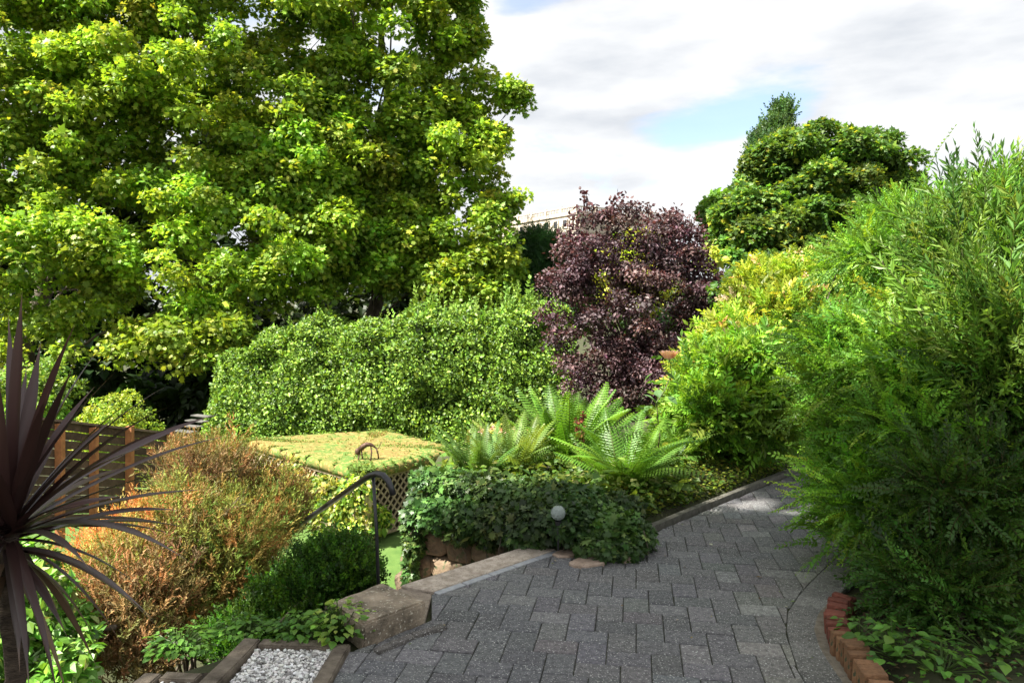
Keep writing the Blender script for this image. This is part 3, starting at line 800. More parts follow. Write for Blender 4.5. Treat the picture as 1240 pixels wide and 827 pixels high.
fern(gb_(622, 600, 6.5), 36, 0.66, FY, 'yellow-green feathery fern between the dark fern and the tall fern', 0.15, 4, frs=FRONDS[:2])
fern(gb_(545, 600, 6.4), 26, 0.36, FY, 'small pale fern at the end of the ivy next to the lattice', 0.7, 5)
fern(gb_(815, 565, 7.2), 26, 0.62, FG, 'fern half behind the largest fern, under the rose', 0.6, 6)

# low plants of the bed
rng = np.random.default_rng(31)
a = Acc(); n = 9000
t_ = rng.random(n); base = np.array([0.95, 5.65])[None] * (1 - t_[:, None]) + np.array([2.9, 7.75])[None] * t_[:, None]
off = rng.random(n) ** 1.3 * 1.1 + 0.05
pos2 = base + np.array([-0.746, 0.666]) * off[:, None]
z = hgt(pos2[:, 0], pos2[:, 1]) + rng.random(n) ** 2 * 0.09
pos = np.stack([pos2[:, 0], pos2[:, 1], z], 1)
co = col_vary(rng, n, [(0.20, 0.25, 0.035), (0.12, 0.20, 0.03), (0.28, 0.26, 0.05), (0.07, 0.13, 0.02)], [4, 4, 2, 3], 0.2)
a.put(OVALW, pos, rndu(rng, n) * [1, 1, 0.3], UP + rndu(rng, n) * 0.5, 0.03 * np.exp(rng.normal(0, 0.3, n)), co)
tag(a.build('ground_cover', M_leaf), 'low yellow-green creeping plants along the kerb', 'ground cover', kind='stuff')
a = Acc(); n = 5000
pos2 = np.stack([rng.uniform(-0.6, 1.6, n), rng.uniform(5.6, 7.6, n)], 1)
m = (pos2[:, 0] > xb(pos2[:, 1]) + 0.1) & ((pos2[:, 0] - 1.1) * -0.746 + (pos2[:, 1] - 5.62) * 0.666 > 0.15); pos2 = pos2[m]; n = len(pos2)
pos = np.stack([pos2[:, 0], pos2[:, 1], hgt(pos2[:, 0], pos2[:, 1]) + rng.random(n) * 0.22], 1)
co = col_vary(rng, n, [(0.16, 0.24, 0.04), (0.09, 0.17, 0.03), (0.24, 0.28, 0.09)], [3, 4, 1], 0.2)
a.put(OVALW, pos, rndu(rng, n) * [1, 1, 0.3], UP + rndu(rng, n) * 0.7, 0.06 * np.exp(rng.normal(0, 0.3, n)), co)
tag(a.build('undergrowth', M_leaf), 'mixed low leafy plants between the ferns and the ivy', 'undergrowth', kind='stuff')

def leafy(name, envs, nclump, rc, n, tpl, size, pal, w, label, cat, seed, base=None, mat=None, nst=8, r=0.02, group=None, kind=None, trunk=None, leafname='foliage', stemname='stem', **kw):
    r_ = np.random.default_rng(seed)
    cl = make_clumps(r_, envs, nclump, rc, **{k: kw.pop(k) for k in ('inner', 'back', 'flat') if k in kw})
    if base is None:
        c = envs[0][0]; base = (c[0], c[1], float(hgt(c[0], c[1])))
    e = empty(name, base, label, cat, group)
    if kind: e['kind'] = kind
    foliage(leafname, r_, cl, n, tpl, size, pal, w, mat, e, **kw)
    if trunk: woody(r_, base, trunk[0], trunk[1], cl, trunk[2], 'trunk', e, rl=trunk[3] if len(trunk) > 3 else 0.35)
    elif nst: stems(r_, base, cl, nst, r, stemname, e)
    return e, cl

# rose, standing above the ferns
rng = np.random.default_rng(41)
ro = empty('rose', gb_(797, 560, 6.9), 'tall rose with one open peach bloom in front of the purple tree', 'rose')
b0 = np.array(ro.location); top = P(810, 430, 6.9)
a = Acc(); st = limb(b0, top, rng, 0.0, 8); st[1:-1, 0] -= 0.05 * np.sin(np.linspace(0, 3.14, 6)); a.tube(st, np.linspace(0.008, 0.004, 8), 6); a.build('stem', surf('rose_stem', (0.05, 0.09, 0.02), (0.10, 0.08, 0.03), 20, 0.6, 0.1), ro)
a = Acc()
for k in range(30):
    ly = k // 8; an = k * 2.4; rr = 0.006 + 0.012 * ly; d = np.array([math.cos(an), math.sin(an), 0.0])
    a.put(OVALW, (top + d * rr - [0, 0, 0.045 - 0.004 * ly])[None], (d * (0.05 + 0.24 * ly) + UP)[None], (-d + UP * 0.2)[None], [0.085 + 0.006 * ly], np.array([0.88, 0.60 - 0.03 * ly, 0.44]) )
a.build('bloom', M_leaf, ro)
a = Acc()
for (px, py) in ((790, 452), (805, 452), (780, 455), (795, 472), (778, 478), (808, 480), (790, 492), (770, 490), (815, 462)):
    c = P(px, py, 6.9 + rng.normal(0, 0.05)); d = unit(np.array([rng.normal(0, 1), rng.normal(0, .6), -0.4])); a = Acc(); a.put(OVALW, c[None], d[None], (UP + rng.normal(0, .3, 3))[None], [0.12], (0.09, 0.17, 0.06)); a.build('leaf', M_leaf_glossy, ro)
# pink-flowered shrub behind the yellow fern
e, cl = leafy('flowering_shrub', [env(600, 535, 38, 22, 7.3, 0.2)], 16, 0.12, 1500, [OVALW], 0.05, [(0.16, 0.24, 0.04), (0.28, 0.30, 0.06)], None, 'low yellow-green shrub with small pink flowers behind the ferns', 'shrub', 42, nst=6, r=0.008)
for px, py in ((583, 522), (590, 528), (606, 521), (612, 526), (622, 519), (631, 520), (598, 519), (640, 524)):
    a = Acc(); c = P(px, py, 7.15)
    for k in range(14):
        d = rndu(rng, 1)[0]; d[1] = -abs(d[1]); a.put(OVALW, (c + rng.normal(0, 0.012, 3))[None], d[None], rndu(rng, 1), [0.03], (0.78, 0.42, 0.42))
    a.build('flower', M_leaf, e)
# red dried fern crown / dock spike
dk = empty('dock_spike', gb_(703, 565, 6.6), 'dark red seed spike standing between the two big ferns', 'plant')
r_ = np.random.default_rng(43); a = Acc(); p0 = np.array(dk.location)
for px in (698, 706):
    tp = P(px, 508 if px < 700 else 500, 6.6); a.tube(limb(p0, tp, r_, 0), np.linspace(.006, .003, 7), 5, (0.12, 0.04, 0.02))
    n = 130; s = r_.uniform(0.45, 1, n); pos = p0 + (tp - p0) * s[:, None] + r_.normal(0, 0.012, (n, 3)); a.put(OVALW, pos, rndu(r_, n) + UP * 0.5, rndu(r_, n), 0.028, col_vary(r_, n, [(0.20, 0.06, 0.03), (0.12, 0.04, 0.03)]))
a.build('spike', M_leaf_dry, dk)

# crackle-glass globe light in the ivy
gl = empty('globe_light', P(676, 640, 4.95), 'round pale glass globe garden light sitting in the ivy', 'garden light')
gc = P(676, 621, 4.95)
gmat, t, N_, L_ = newmat('crackle_glass')
o_ = N_('ShaderNodeOutputMaterial'); p_ = N_('ShaderNodeBsdfPrincipled'); p_.inputs['Base Color'].default_value = (0.40, 0.46, 0.43, 1); p_.inputs['Roughness'].default_value = 0.12
p_.inputs['Transmission Weight'].default_value = 0.45; p_.inputs['IOR'].default_value = 1.3
vo = N_('ShaderNodeTexVoronoi'); vo.feature = 'DISTANCE_TO_EDGE'; vo.inputs['Scale'].default_value = 70; tcn = N_('ShaderNodeTexCoord'); L_(tcn.outputs['Object'], vo.inputs['Vector'])
bp = N_('ShaderNodeBump'); bp.inputs['Strength'].default_value = 0.8; bp.inputs['Distance'].default_value = 0.01; L_(vo.outputs['Distance'], bp.inputs['Height']); L_(bp.outputs[0], p_.inputs['Normal']); L_(p_.outputs[0], o_.inputs['Surface'])
a = Acc(); a.raw(s_v * 0.05 + gc, s_f); a.build('globe', gmat, gl, smooth=True)
a = Acc(); a.tube([gc - [0, 0, 0.053], gc - [0, 0, 0.08]], [0.025, 0.022], 12); a.tube([gc - [0, 0, 0.08], gc - [0, 0, 0.25]], [0.008, 0.006], 8); a.build('stake', M_black, gl)
# small orange mushroom ornament
om = empty('mushroom_ornament', P(637, 612, 5.6), 'small orange mushroom ornament peeping out behind the ivy', 'ornament')
c = P(637, 604, 5.6); cap = s_v.copy(); cap[:, 2] = np.where(cap[:, 2] < 0, cap[:, 2] * 0.15, cap[:, 2] * 0.8)
a = Acc(); a.raw(cap * 0.035 + c, s_f); a.build('cap', surf('orange_cap', (0.5, 0.14, 0.05), (0.65, 0.22, 0.1), 20, 0.5, 0.05), om, smooth=True)
a = Acc(); a.tube([c, c - [0, 0, 0.1]], [0.012, 0.015], 10); a.build('stalk', M_pebble, om, smooth=True)

# ------------------------------------------------------------------ shrubs right of the bed
rng = np.random.default_rng(51)
leafy('green_shrub', [env(890, 490, 72, 85, 7.9, 0.75), env(850, 510, 40, 60, 7.6, 0.4)], 80, 0.24, 7000, SPR_BUSH, 0.165,
      [(0.17, 0.32, 0.035), (0.24, 0.40, 0.05), (0.11, 0.23, 0.028)], None, 'leafy mid-green shrub with drooping leaves beside the curving path', 'shrub', 52, nst=14, r=0.02, mode='sprig', grow=0.3, clump_var=0.2, shell=0.5)
leafy('golden_shrub', [env(955, 380, 70, 66, 8.9, 0.8), env(900, 430, 60, 60, 8.7, 0.6), env(862, 460, 42, 40, 8.5, 0.4), env(1000, 350, 60, 45, 9.2, 0.7)], 90, 0.26, 9500, SPR_BUSH, 0.14,
      [(0.28, 0.38, 0.045), (0.38, 0.43, 0.06), (0.18, 0.30, 0.032), (0.50, 0.36, 0.20)], [4, 3, 5, 0.8], 'sunlit golden-yellow shrub with pinkish tips behind the leafy green shrub', 'shrub', 53, nst=10, r=0.02, mode='sprig', grow=0.6, shell=0.5)
leafy('dark_shrub', [env(900, 360, 40, 38, 11.5, 0.6), env(925, 330, 45, 30, 12.0, 0.6)], 24, 0.3, 4000, [OVALW], 0.09,
      [(0.05, 0.11, 0.02), (0.09, 0.18, 0.03)], None, 'small dark green shrub between the purple tree and the golden shrub', 'shrub', 54, nst=6)

# ------------------------------------------------------------------ big hedge shrubs on the right
r_ = np.random.default_rng(61)
hs_env = [env(1068, 480, 90, 130, 5.3, 0.8), env(1040, 572, 68, 92, 5.0, 0.6), env(1095, 330, 100, 75, 5.9, 0.7), env(1130, 560, 85, 130, 4.5, 0.5), env(1050, 630, 45, 70, 4.6, 0.35), env(1150, 430, 90, 110, 5.2, 0.6), env(1095, 282, 48, 34, 6.2, 0.4)]
he_, hcl = leafy('honeysuckle_hedge', hs_env, 130, 0.23, 13000, SPR_FINE, 0.20,
      [(0.12, 0.28, 0.03), (0.17, 0.36, 0.035), (0.08, 0.19, 0.022), (0.24, 0.41, 0.04)], [4, 3, 3, 1], 'dense small-leaved hedge shrub leaning over the right side of the path', 'shrub', 62, base=(2.6, 4.9, 0.05),
      nst=60, r=0.016, mode='sprig', grow=0.1, shell=0.5, stem=(0.10, 0.13, 0.03), clump_var=0.28, stemname='stem')
wl_env = [env(1190, 325, 90, 75, 4.9, 0.5), env(1205, 430, 75, 90, 4.4, 0.5), env(1240, 280, 60, 50, 5.2, 0.4)]
e, wcl = leafy('willow_leaved_shrub', wl_env, 55, 0.20, 2700, SPR_WILLOW, 0.30,
      [(0.085, 0.20, 0.03), (0.12, 0.25, 0.035), (0.17, 0.30, 0.05)], None, 'tall narrow-leaved shrub with upright shoots against the sky at the right edge', 'shrub', 63, base=(3.4, 4.5, 0.05),
      nst=26, r=0.016, mode='sprig', grow=0.8, shell=0.6, stem=(0.09, 0.10, 0.03))
a = Acc()
for px, py in ((1105, 232), (1120, 215), (1134, 195), (1150, 186), (1163, 176), (1180, 157), (1186, 168), (1200, 172), (1213, 182), (1228, 190), (1238, 172), (1250, 165), (1143, 215), (1172, 205), (1208, 205), (1265, 180), (1190, 190), (1158, 200)):
    tp = P(px, py, 5.1 + r_.normal(0, 0.25)); bs = tp + np.array([r_.normal(0, 0.08) + 0.02, 0, -r_.uniform(0.35, 0.6)])
    a.put(SPR_WILLOW[r_.integers(0, 2)], bs[None], (tp - bs)[None], rndu(r_, 1), [np.linalg.norm(tp - bs)], col_vary(r_, 1, [(0.07, 0.15, 0.03), (0.05, 0.12, 0.03)]), stem=(0.07, 0.09, 0.03))
    a.tube(limb(bs - [0, 0, 0.5], bs, r_, 0, 4), 0.005, 5, (0.07, 0.09, 0.03))
a.build('shoot', M_leaf, e)
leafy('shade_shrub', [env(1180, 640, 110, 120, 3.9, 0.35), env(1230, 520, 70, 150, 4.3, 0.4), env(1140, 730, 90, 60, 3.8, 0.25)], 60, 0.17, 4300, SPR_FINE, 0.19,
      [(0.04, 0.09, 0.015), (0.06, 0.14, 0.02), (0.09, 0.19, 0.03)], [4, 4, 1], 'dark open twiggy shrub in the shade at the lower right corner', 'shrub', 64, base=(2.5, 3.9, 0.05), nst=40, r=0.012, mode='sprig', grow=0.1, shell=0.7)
# long arching shoots reaching out of the hedge surface towards the path and the light
SPR_LONG = [T_sprig(rng0, 24, 0.062, 0.30, b, ang=0.8, taper=0.45, stemr=0.004) for b in (0.1, 0.3, 0.5)]
r_ = np.random.default_rng(66); n = 1500
ci = r_.choice(len(hcl), n, p=hcl[:, 3] ** 2 / (hcl[:, 3] ** 2).sum()); u = rndu(r_, n); u[:, 1] = -abs(u[:, 1]); u[:, 0] -= 0.25; u = unit(u)
a = Acc(); pos = hcl[ci, :3] + u * hcl[ci, 3:6] * 0.7
tip = unit(u * 0.8 + np.array([-0.2, -0.25, 0.35]) + rndu(r_, n) * 0.4); w = r_.integers(0, 3, n); sz = 0.33 * np.exp(r_.normal(0, 0.25, n))
colr = col_vary(r_, n, [(0.16, 0.35, 0.04), (0.23, 0.42, 0.05), (0.11, 0.25, 0.03)], None, 0.2)
for k in range(3):
    m = w == k; a.put(SPR_LONG[k], pos[m], tip[m], UP + rndu(r_, m.sum()) * 0.35, sz[m], colr[m], stem=(0.14, 0.17, 0.05))
a.build('shoots', M_leaf, he_)
# seedlings at its foot
def broadleaf(base, n, size, spread, pal, label, seed, tpl=OVALW, h=0.14, name='seedling', group='broad-leaved plants at the foot of the hedge', cat='plant'):
    r = np.random.default_rng(seed); a = Acc(); e = empty(name, base, label, cat, group)
    az = r.uniform(0, 6.28, n); rad = spread * np.sqrt(r.random(n)); pos = np.array(base) + np.stack([np.cos(az) * rad, np.sin(az) * rad, h * (0.35 + 0.65 * r.random(n)) * (1.1 - rad / spread * 0.5)], 1)
    for p in pos[:: 2]:
        a.tube(limb(np.array(base) + [0, 0, -0.02], p, r, 0.1, 4), 0.0025, 4, (0.08, 0.14, 0.03))
    out_ = np.stack([np.cos(az), np.sin(az), -0.25 + 0.3 * r.random(n)], 1)
    a.put(tpl, pos, out_, UP + rndu(r, n) * 0.4, size * np.exp(r.normal(0, 0.25, n)), col_vary(r, n, pal))
    a.build('leaves', M_leaf, e)
    return e
GS = [(0.10, 0.23, 0.03), (0.14, 0.30, 0.045), (0.07, 0.17, 0.03)]
broadleaf(G(1085, 795, 0.07), 60, 0.055, 0.17, GS, 'bright small-leaved seedling just behind the brick edging', 71, h=0.16)
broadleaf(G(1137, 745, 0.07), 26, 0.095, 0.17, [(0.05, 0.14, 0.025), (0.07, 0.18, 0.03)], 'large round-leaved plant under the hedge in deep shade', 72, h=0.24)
broadleaf(G(1140, 815, 0.07), 60, 0.05, 0.18, GS, 'leafy seedling at the bottom edge under the hedge', 73, h=0.13)
broadleaf(G(1040, 768, 0.07), 30, 0.045, 0.10, GS, 'small dark seedling by the far bricks', 74, h=0.09)
broadleaf(G(1200, 790, 0.07), 70, 0.05, 0.22, GS, 'leafy seedling nearest the lower right corner', 75, h=0.18)

r_ = np.random.default_rng(77); n = 6500
py_ = r_.uniform(3.0, 6.0, n); px_ = np.interp(py_, OUT_Y, OUT_X) + 0.16 + r_.random(n) * 1.8
a = Acc(); z_ = hgt(px_, py_) + 0.004; isg = r_.random(n) < 0.45
tall = np.where(isg, r_.random(n) * 0.09, r_.random(n) * 0.012)
co = np.where(isg[:, None], col_vary(r_, n, [(0.08, 0.19, 0.03), (0.12, 0.26, 0.04)]), col_vary(r_, n, [(0.12, 0.08, 0.045), (0.20, 0.14, 0.08), (0.07, 0.05, 0.03)]))
a.put(OVAL, np.c_[px_, py_, z_ + tall], rndu(r_, n) * [1, 1, 0.25], UP + rndu(r_, n) * 0.5, 0.028 * np.exp(r_.normal(0, 0.3, n)), co)
tag(a.build('weeds_and_leaf_litter', M_leaf), 'fallen leaves and tiny weeds on the soil under the right-hand hedge', 'ground cover', kind='stuff')

# ------------------------------------------------------------------ bushes on the left
r_ = np.random.default_rng(81)
br_env = [env(285, 625, 75, 70, 5.6, 0.55), env(245, 580, 45, 48, 5.5, 0.4), env(215, 660, 75, 80, 5.0, 0.5), env(330, 632, 46, 48, 5.7, 0.4), env(175, 730, 75, 80, 4.5, 0.4), env(260, 700, 80, 80, 4.9, 0.4), env(150, 690, 55, 50, 4.9, 0.4), env(150, 790, 60, 60, 4.2, 0.3), env(285, 575, 36, 24, 5.6, 0.3)]
cl = make_clumps(r_, br_env, 150, 0.20, inner=0.35)
bh = empty('heather_bush', (-2.1, 5.1, float(hgt(-2.1, 5.1))), 'large feathery bush of orange-brown and olive foliage behind the spiky plant', 'bush')
acc = Acc()
base_c = cl[:, :3]
# colour drifts across the bush: orange tops, green patch, tan lower part
def drift(pos):
    v = np.array([mnoise.noise(Vector(p) * 1.3) for p in pos]); return v
kind_ = drift(base_c) * 1.6 + (base_c[:, 2] - 0.0) * 0.55
pals = [([(0.30, 0.17, 0.07), (0.22, 0.16, 0.07), (0.15, 0.14, 0.045)], kind_ < -0.35),
        ([(0.15, 0.21, 0.035), (0.26, 0.26, 0.05), (0.34, 0.22, 0.065)], (kind_ >= -0.35) & (kind_ < 0.15)),
        ([(0.52, 0.25, 0.065), (0.42, 0.30, 0.075), (0.54, 0.19, 0.06)], kind_ >= 0.15)]
for pal, m in pals:
    if m.sum(): foliage('x', r_, cl[m], int(15000 * m.mean()), SPRAYS, 0.13, pal, None, acc=acc, mode='sprig', grow=1.1, shell=0.55, stem=(0.10, 0.06, 0.03), clump_var=0.12)
acc.build('foliage', M_leaf_dry, bh)
stems(r_, tuple(bh.location), cl, 50, 0.014, 'stem', bh, spread=0.3)
leafy('round_green_bush', [env(400, 705, 58, 52, 4.65, 0.35), env(335, 750, 58, 42, 4.4, 0.3), env(415, 688, 40, 36, 4.8, 0.25), env(290, 780, 40, 30, 4.2, 0.2)], 60, 0.12, 10500, SPR_BOX, 0.07,
      [(0.05, 0.13, 0.015), (0.08, 0.18, 0.020), (0.03, 0.08, 0.012)], None, 'dense dark green rounded bush left of the concrete block', 'bush', 82, nst=20, r=0.01, mode='sprig', grow=0.8, shell=0.5, base=(-1.15, 4.35, -0.1))
broadleaf((-0.87, 3.72, 0.0), 230, 0.038, 0.16, [(0.20, 0.36, 0.05), (0.28, 0.42, 0.07), (0.12, 0.26, 0.04)], 'lime-green leafy plant growing at the corner of the concrete block', 83, h=0.19, name='lemon_balm', group='leafy plants along the timber edge')
broadleaf((-1.08, 3.74, 0.0), 200, 0.034, 0.15, GS, 'low bright green plant behind the gravel bed', 84, h=0.10, name='lemon_balm', group='leafy plants along the timber edge')
broadleaf((-1.62, 3.62, -0.02), 230, 0.030, 0.16, GS, 'bright green plant left of the gravel bed frame', 85, h=0.09, name='lemon_balm', group='leafy plants along the timber edge')
broadleaf((-1.38, 3.80, -0.02), 200, 0.030, 0.14, GS, 'green plant between the brown bush and the gravel bed frame', 86, h=0.09, name='lemon_balm', group='leafy plants along the timber edge')
leafy('leafy_shrub', [env(50, 760, 60, 80, 3.9, 0.35), env(20, 690, 50, 60, 4.3, 0.3), env(85, 800, 40, 50, 3.7, 0.2)], 46, 0.13, 4800, [OVALW, OVAL], 0.055,
      [(0.10, 0.24, 0.03), (0.16, 0.32, 0.05), (0.30, 0.40, 0.16)], [4, 3, 1], 'bright green glossy-leaved shrub behind the spiky plant stem', 'shrub', 87, mat=M_leaf_glossy, nst=10, base=(-2.5, 3.9, -0.05))

# cordyline
r_ = np.random.default_rng(91)
hc = P(8, 648, 2.55)
co_ = empty('cordyline', (hc[0] - 0.0, hc[1], 0.0), 'dark purple spiky sword-leaved plant on a stem at the left edge', 'spiky plant')
a = Acc(); tr = limb((hc[0] + 0.02, hc[1] + 0.01, -0.05), hc, r_, 0, 12); a.tube(tr, 0.036 + 0.004 * np.sin(np.arange(12) * 2.3), 12); a.build('stem', surf('cordyline_stem', (0.035, 0.025, 0.02), (0.10, 0.075, 0.055), 20, 0.95, 0.8, 60, stretch=(1, 1, 3)), co_, smooth=True)
def blade(acc, p0, p1, w, sag, col, m=14, twist=0.0):
    p0, p1 = np.array(p0), np.array(p1); d = p1 - p0; ln = np.linalg.norm(d); t = np.linspace(0, 1, m)
    pts = p0 + d * t[:, None]; pts[:, 2] += sag * ln * 4 * t * (1 - t)
    T = unit(np.gradient(pts, axis=0)); side = unit(np.cross(T, UP) + 1e-6)
    nr = np.cross(side, T); ph = twist * t[:, None]
    s2 = side * np.cos(ph) + nr * np.sin(ph); n2 = np.cross(s2, T)
    wd = w * np.minimum(1, 0.55 + 3.0 * t) * np.clip((1 - t ** 3.2), 0.02, 1) * np.clip((1 - t) * 3.2, 0.02, 1) ** 0.6
    V = np.concatenate([pts - s2 * wd[:, None] / 2 + n2 * wd[:, None] * 0.18, pts, pts + s2 * wd[:, None] / 2 + n2 * wd[:, None] * 0.18])
    fs = []
    for i in range(m - 1): fs += [[i, i + 1, m + i + 1, m + i], [m + i, m + i + 1, 2 * m + i + 1, 2 * m + i]]
    tc_ = np.tile(t, 3)[:, None]; cc = np.asarray(col)[None, :] * (1 - sstep(0.86, 1.0, tc_)) + np.array([0.16, 0.10, 0.06]) * sstep(0.86, 1.0, tc_)
    cc[m:2 * m] *= 1.25
    acc.raw(V, fs, cc)
M_cord = leafmat('cordyline_leaf', 0.06, rough=0.36, spec=0.5, tint=(1.4, 0.5, 0.5))
tips = [(27, 352, 0), (50, 412, .2), (92, 390, -.1), (122, 420, 0.1), (90, 442, -.3), (115, 468, .3), (200, 468, 0), (205, 492, -.2), (222, 514, .2), (180, 540, -.2), (257, 592, .0), (225, 566, .25), (222, 618, .1), (228, 679, -.1), (168, 708, .2), (188, 752, -.1),
        (202, 770, .1), (82, 772, -.2), (152, 786, .25), (24, 815, -.3), (-30, 400, 0), (-60, 470, .2), (10, 380, .3), (60, 470, -.4), (140, 505, .4), (150, 600, -.4), (165, 640, .4), (-5, 430, -.3), (75, 520, .45), (110, 690, -.45), (120, 560, .5), (235, 640, .4), (100, 610, -.5), (60, 740, .4), (-40, 560, -.3), (165, 480, .35), (140, 450, .15)]
n_b = 0
for px, py, dz in tips:
    p1 = P(px, py, 2.55 + dz * 0.7); up_ = (650 - py) / 250
    lowd = py > 640
    c = np.array([0.038, 0.019, 0.017]) * math.exp(r_.normal(0, 0.3))
    if r_.random() < 0.2: c = np.array([0.07, 0.052, 0.048])
    blade(acc := (acc if n_b else Acc()), hc + r_.normal(0, 0.014, 3) + [0, 0, -0.02 + 0.04 * max(up_, -0.5)], p1, r_.uniform(0.034, 0.050), (0.10 if lowd else 0.05) + r_.uniform(-0.02, 0.03), c, twist=r_.normal(0, 0.5)); n_b += 1
for k in range(70):
    an = r_.uniform(0, 6.28); el = r_.uniform(-0.9, 1.35); ln = r_.uniform(0.5, 0.85)
    d = np.array([math.cos(an) * math.cos(el), math.sin(an) * math.cos(el), math.sin(el)])
    if d[0] > 0.35 and abs(d[1]) < 0.5: continue
    blade(acc, hc + r_.normal(0, 0.015, 3), hc + d * ln, r_.uniform(0.032, 0.045), 0.06, np.array([0.038, 0.019, 0.017]) * math.exp(r_.normal(0, 0.25)), twist=r_.normal(0, 0.5))
for k in range(16):
    an = r_.uniform(0, 6.28); d = np.array([math.cos(an) * 0.28, math.sin(an) * 0.28, -r_.uniform(0.35, 0.6)])
    blade(acc, hc + [0, 0, -0.05 - 0.05 * r_.random()] + 0.03 * d, hc + d, r_.uniform(0.025, 0.04), 0.14, np.array([0.10, 0.065, 0.04]) * math.exp(r_.normal(0, 0.3)), twist=r_.normal(0, 1.2))
acc.build('sword_leaves', M_cord, co_, smooth=True)

# small leaf litter on the paving
r_ = np.random.default_rng(92); n = 420
lx = r_.uniform(-0.8, 4, n); ly = r_.uniform(2.9, 8, n)
edge = np.minimum(lx - np.interp(ly, LEFT[:, 1], LEFT[:, 0]), np.interp(ly, OUT_Y, OUT_X) - lx)
m = (edge > 0.02) & ((edge < 0.28) | (r_.random(n) < 0.25)); lx, ly = lx[m], ly[m]; n = len(lx)
a = Acc(); a.put(OVAL, np.c_[lx, ly, np.full(n, 0.006)], rndu(r_, n) * [1, 1, 0.05], UP + rndu(r_, n) * 0.15, 0.016 * np.exp(r_.normal(0, 0.4, n)), col_vary(r_, n, [(0.30, 0.24, 0.10), (0.42, 0.40, 0.30), (0.12, 0.08, 0.04), (0.16, 0.22, 0.05)]))
tag(a.build('leaf_litter', M_leaf_dry), 'scraps of dry leaf scattered over the grey paving', 'leaf litter', kind='stuff')

# ------------------------------------------------------------------ handrail
hr = empty('handrail', (G(463, 712, -0.1)), 'black metal handrail with a curled end at the head of the steps', 'handrail')
q = [P(397, 611, 5.15), P(420, 595, 4.8), P(444, 578, 4.42), P(450, 575, 4.36), P(457, 573.5, 4.32), P(464, 575.5, 4.28), P(470, 582, 4.26), P(474, 591, 4.25), P(476, 599, 4.25)]
d_ = unit(q[0] - q[2]); q = [q[0] + d_ * 2.2] + q
a = Acc(); a.tube(q, 0.019, 12); a.build('rail', M_black, hr, smooth=True)
pt = P(452, 577, 4.37); a = Acc(); pb = P(461, 712, 4.37); pb[0] = pt[0] + 0.04
a.tube([pt, (pt + pb) / 2, pb - [0, 0, 0.3]], 0.0105, 8); a.build('post', M_black, hr, smooth=True)
lo_ = q[0] - d_ * 0.25; a = Acc(); a.tube([lo_, lo_ - [0, 0, 0.9]], 0.0105, 8); a.build('post', M_black, hr, smooth=True)

# ------------------------------------------------------------------ turf-roofed trellis store
zt_ = -1.0
RA, RB, RC, RD = [G(*p, zt_)[:2] for p in ((436, 571), (556, 543), (468, 520), (291, 531))]
so = empty('turf_roofed_store', (*((RA + RB + RC + RD) / 4), -2.3), 'low garden store with flat mossy turf roof and lattice sides', 'garden store')
bm = bmesh.new()
ring = []
cs4 = [RA, RB, RC, RD]
for i in range(4):   # rounded corners
    p, c, n_ = cs4[i - 1], cs4[i], cs4[(i + 1) % 4]
    rr = 0.35; a0 = c + unit(p - c) * rr; a1 = c + unit(n_ - c) * rr
    for t in (0, .25, .5, .75, 1): ring.append((1 - t) ** 2 * a0 + 2 * t * (1 - t) * c + t * t * a1)
ring = np.array(ring); cen = ring.mean(0)
lev = [(1.0, -0.17), (1.012, -0.10), (1.005, -0.04), (0.985, -0.008), (0.95, 0.0)] + [(k, 0.012) for k in (0.85, 0.7, 0.55, 0.4, 0.25, 0.1)]
# dense rings so that the turf can be lumpy
dens = []
for i in range(len(ring)):
    for t in np.linspace(0, 1, 9)[:-1]: dens.append(ring[i] * (1 - t) + ring[(i + 1) % len(ring)] * t)
dens = np.array(dens); m = len(dens); V = []
for s, dz in lev:
    for p in dens:
        x_, y_ = cen + (p - cen) * s; V.append((x_, y_, zt_ + dz + 0.02 * mnoise.noise(Vector((x_ * 2.2, y_ * 2.2, 0))) + 0.012 * mnoise.noise(Vector((x_ * 11, y_ * 11, 3)))))
fs = []
for l in range(len(lev) - 1):
    for i in range(m): fs.append([l * m + i, l * m + (i + 1) % m, (l + 1) * m + (i + 1) % m, (l + 1) * m + i])
fs.append([(len(lev) - 1) * m + i for i in range(m)]); fs.append(list(range(m))[::-1])
a = Acc(); a.raw(V, fs); roof = a.build('roof', M_turf, so, smooth=True)
# moss tufts on roof and along the rim
r_ = np.random.default_rng(95); a = Acc(); n = 30000
ii = r_.integers(0, m, n); s = np.where(r_.random(n) < 0.45, r_.uniform(0.93, 1.012, n), np.sqrt(r_.random(n)))
pp = cen + (dens[ii] - cen) * s[:, None]
zz = zt_ + np.where(s > 1.0, -r_.random(n) * 0.17, np.where(s > 0.96, -r_.random(n) * 0.03, 0.0))
rim = s > 0.90
brown = np.array([mnoise.noise(Vector((p[0] * 0.9, p[1] * 0.9, 7))) for p in pp]) + 0.25 * r_.normal(size=n) + (pp[:, 1] - pp[:, 1].mean()) * 0.04 > 0.12
co = np.where((brown & ~rim)[:, None], col_vary(r_, n, [(0.28, 0.19, 0.06), (0.22, 0.20, 0.05), (0.16, 0.20, 0.04)]), col_vary(r_, n, [(0.11, 0.19, 0.035), (0.16, 0.23, 0.045)]))
outd = unit(np.c_[pp - cen, np.zeros(n)]) * np.where(s > 0.96, 0.8, 0.1)[:, None]
a.put(OVAL, np.c_[pp, zz], rndu(r_, n) * [1, 1, 0.4] + UP * 0.25 + outd, UP + outd + rndu(r_, n) * 0.3, 0.036 * np.exp(r_.normal(0, 0.35, n)), co)
mo = a.build('moss', M_leaf_dry, so)
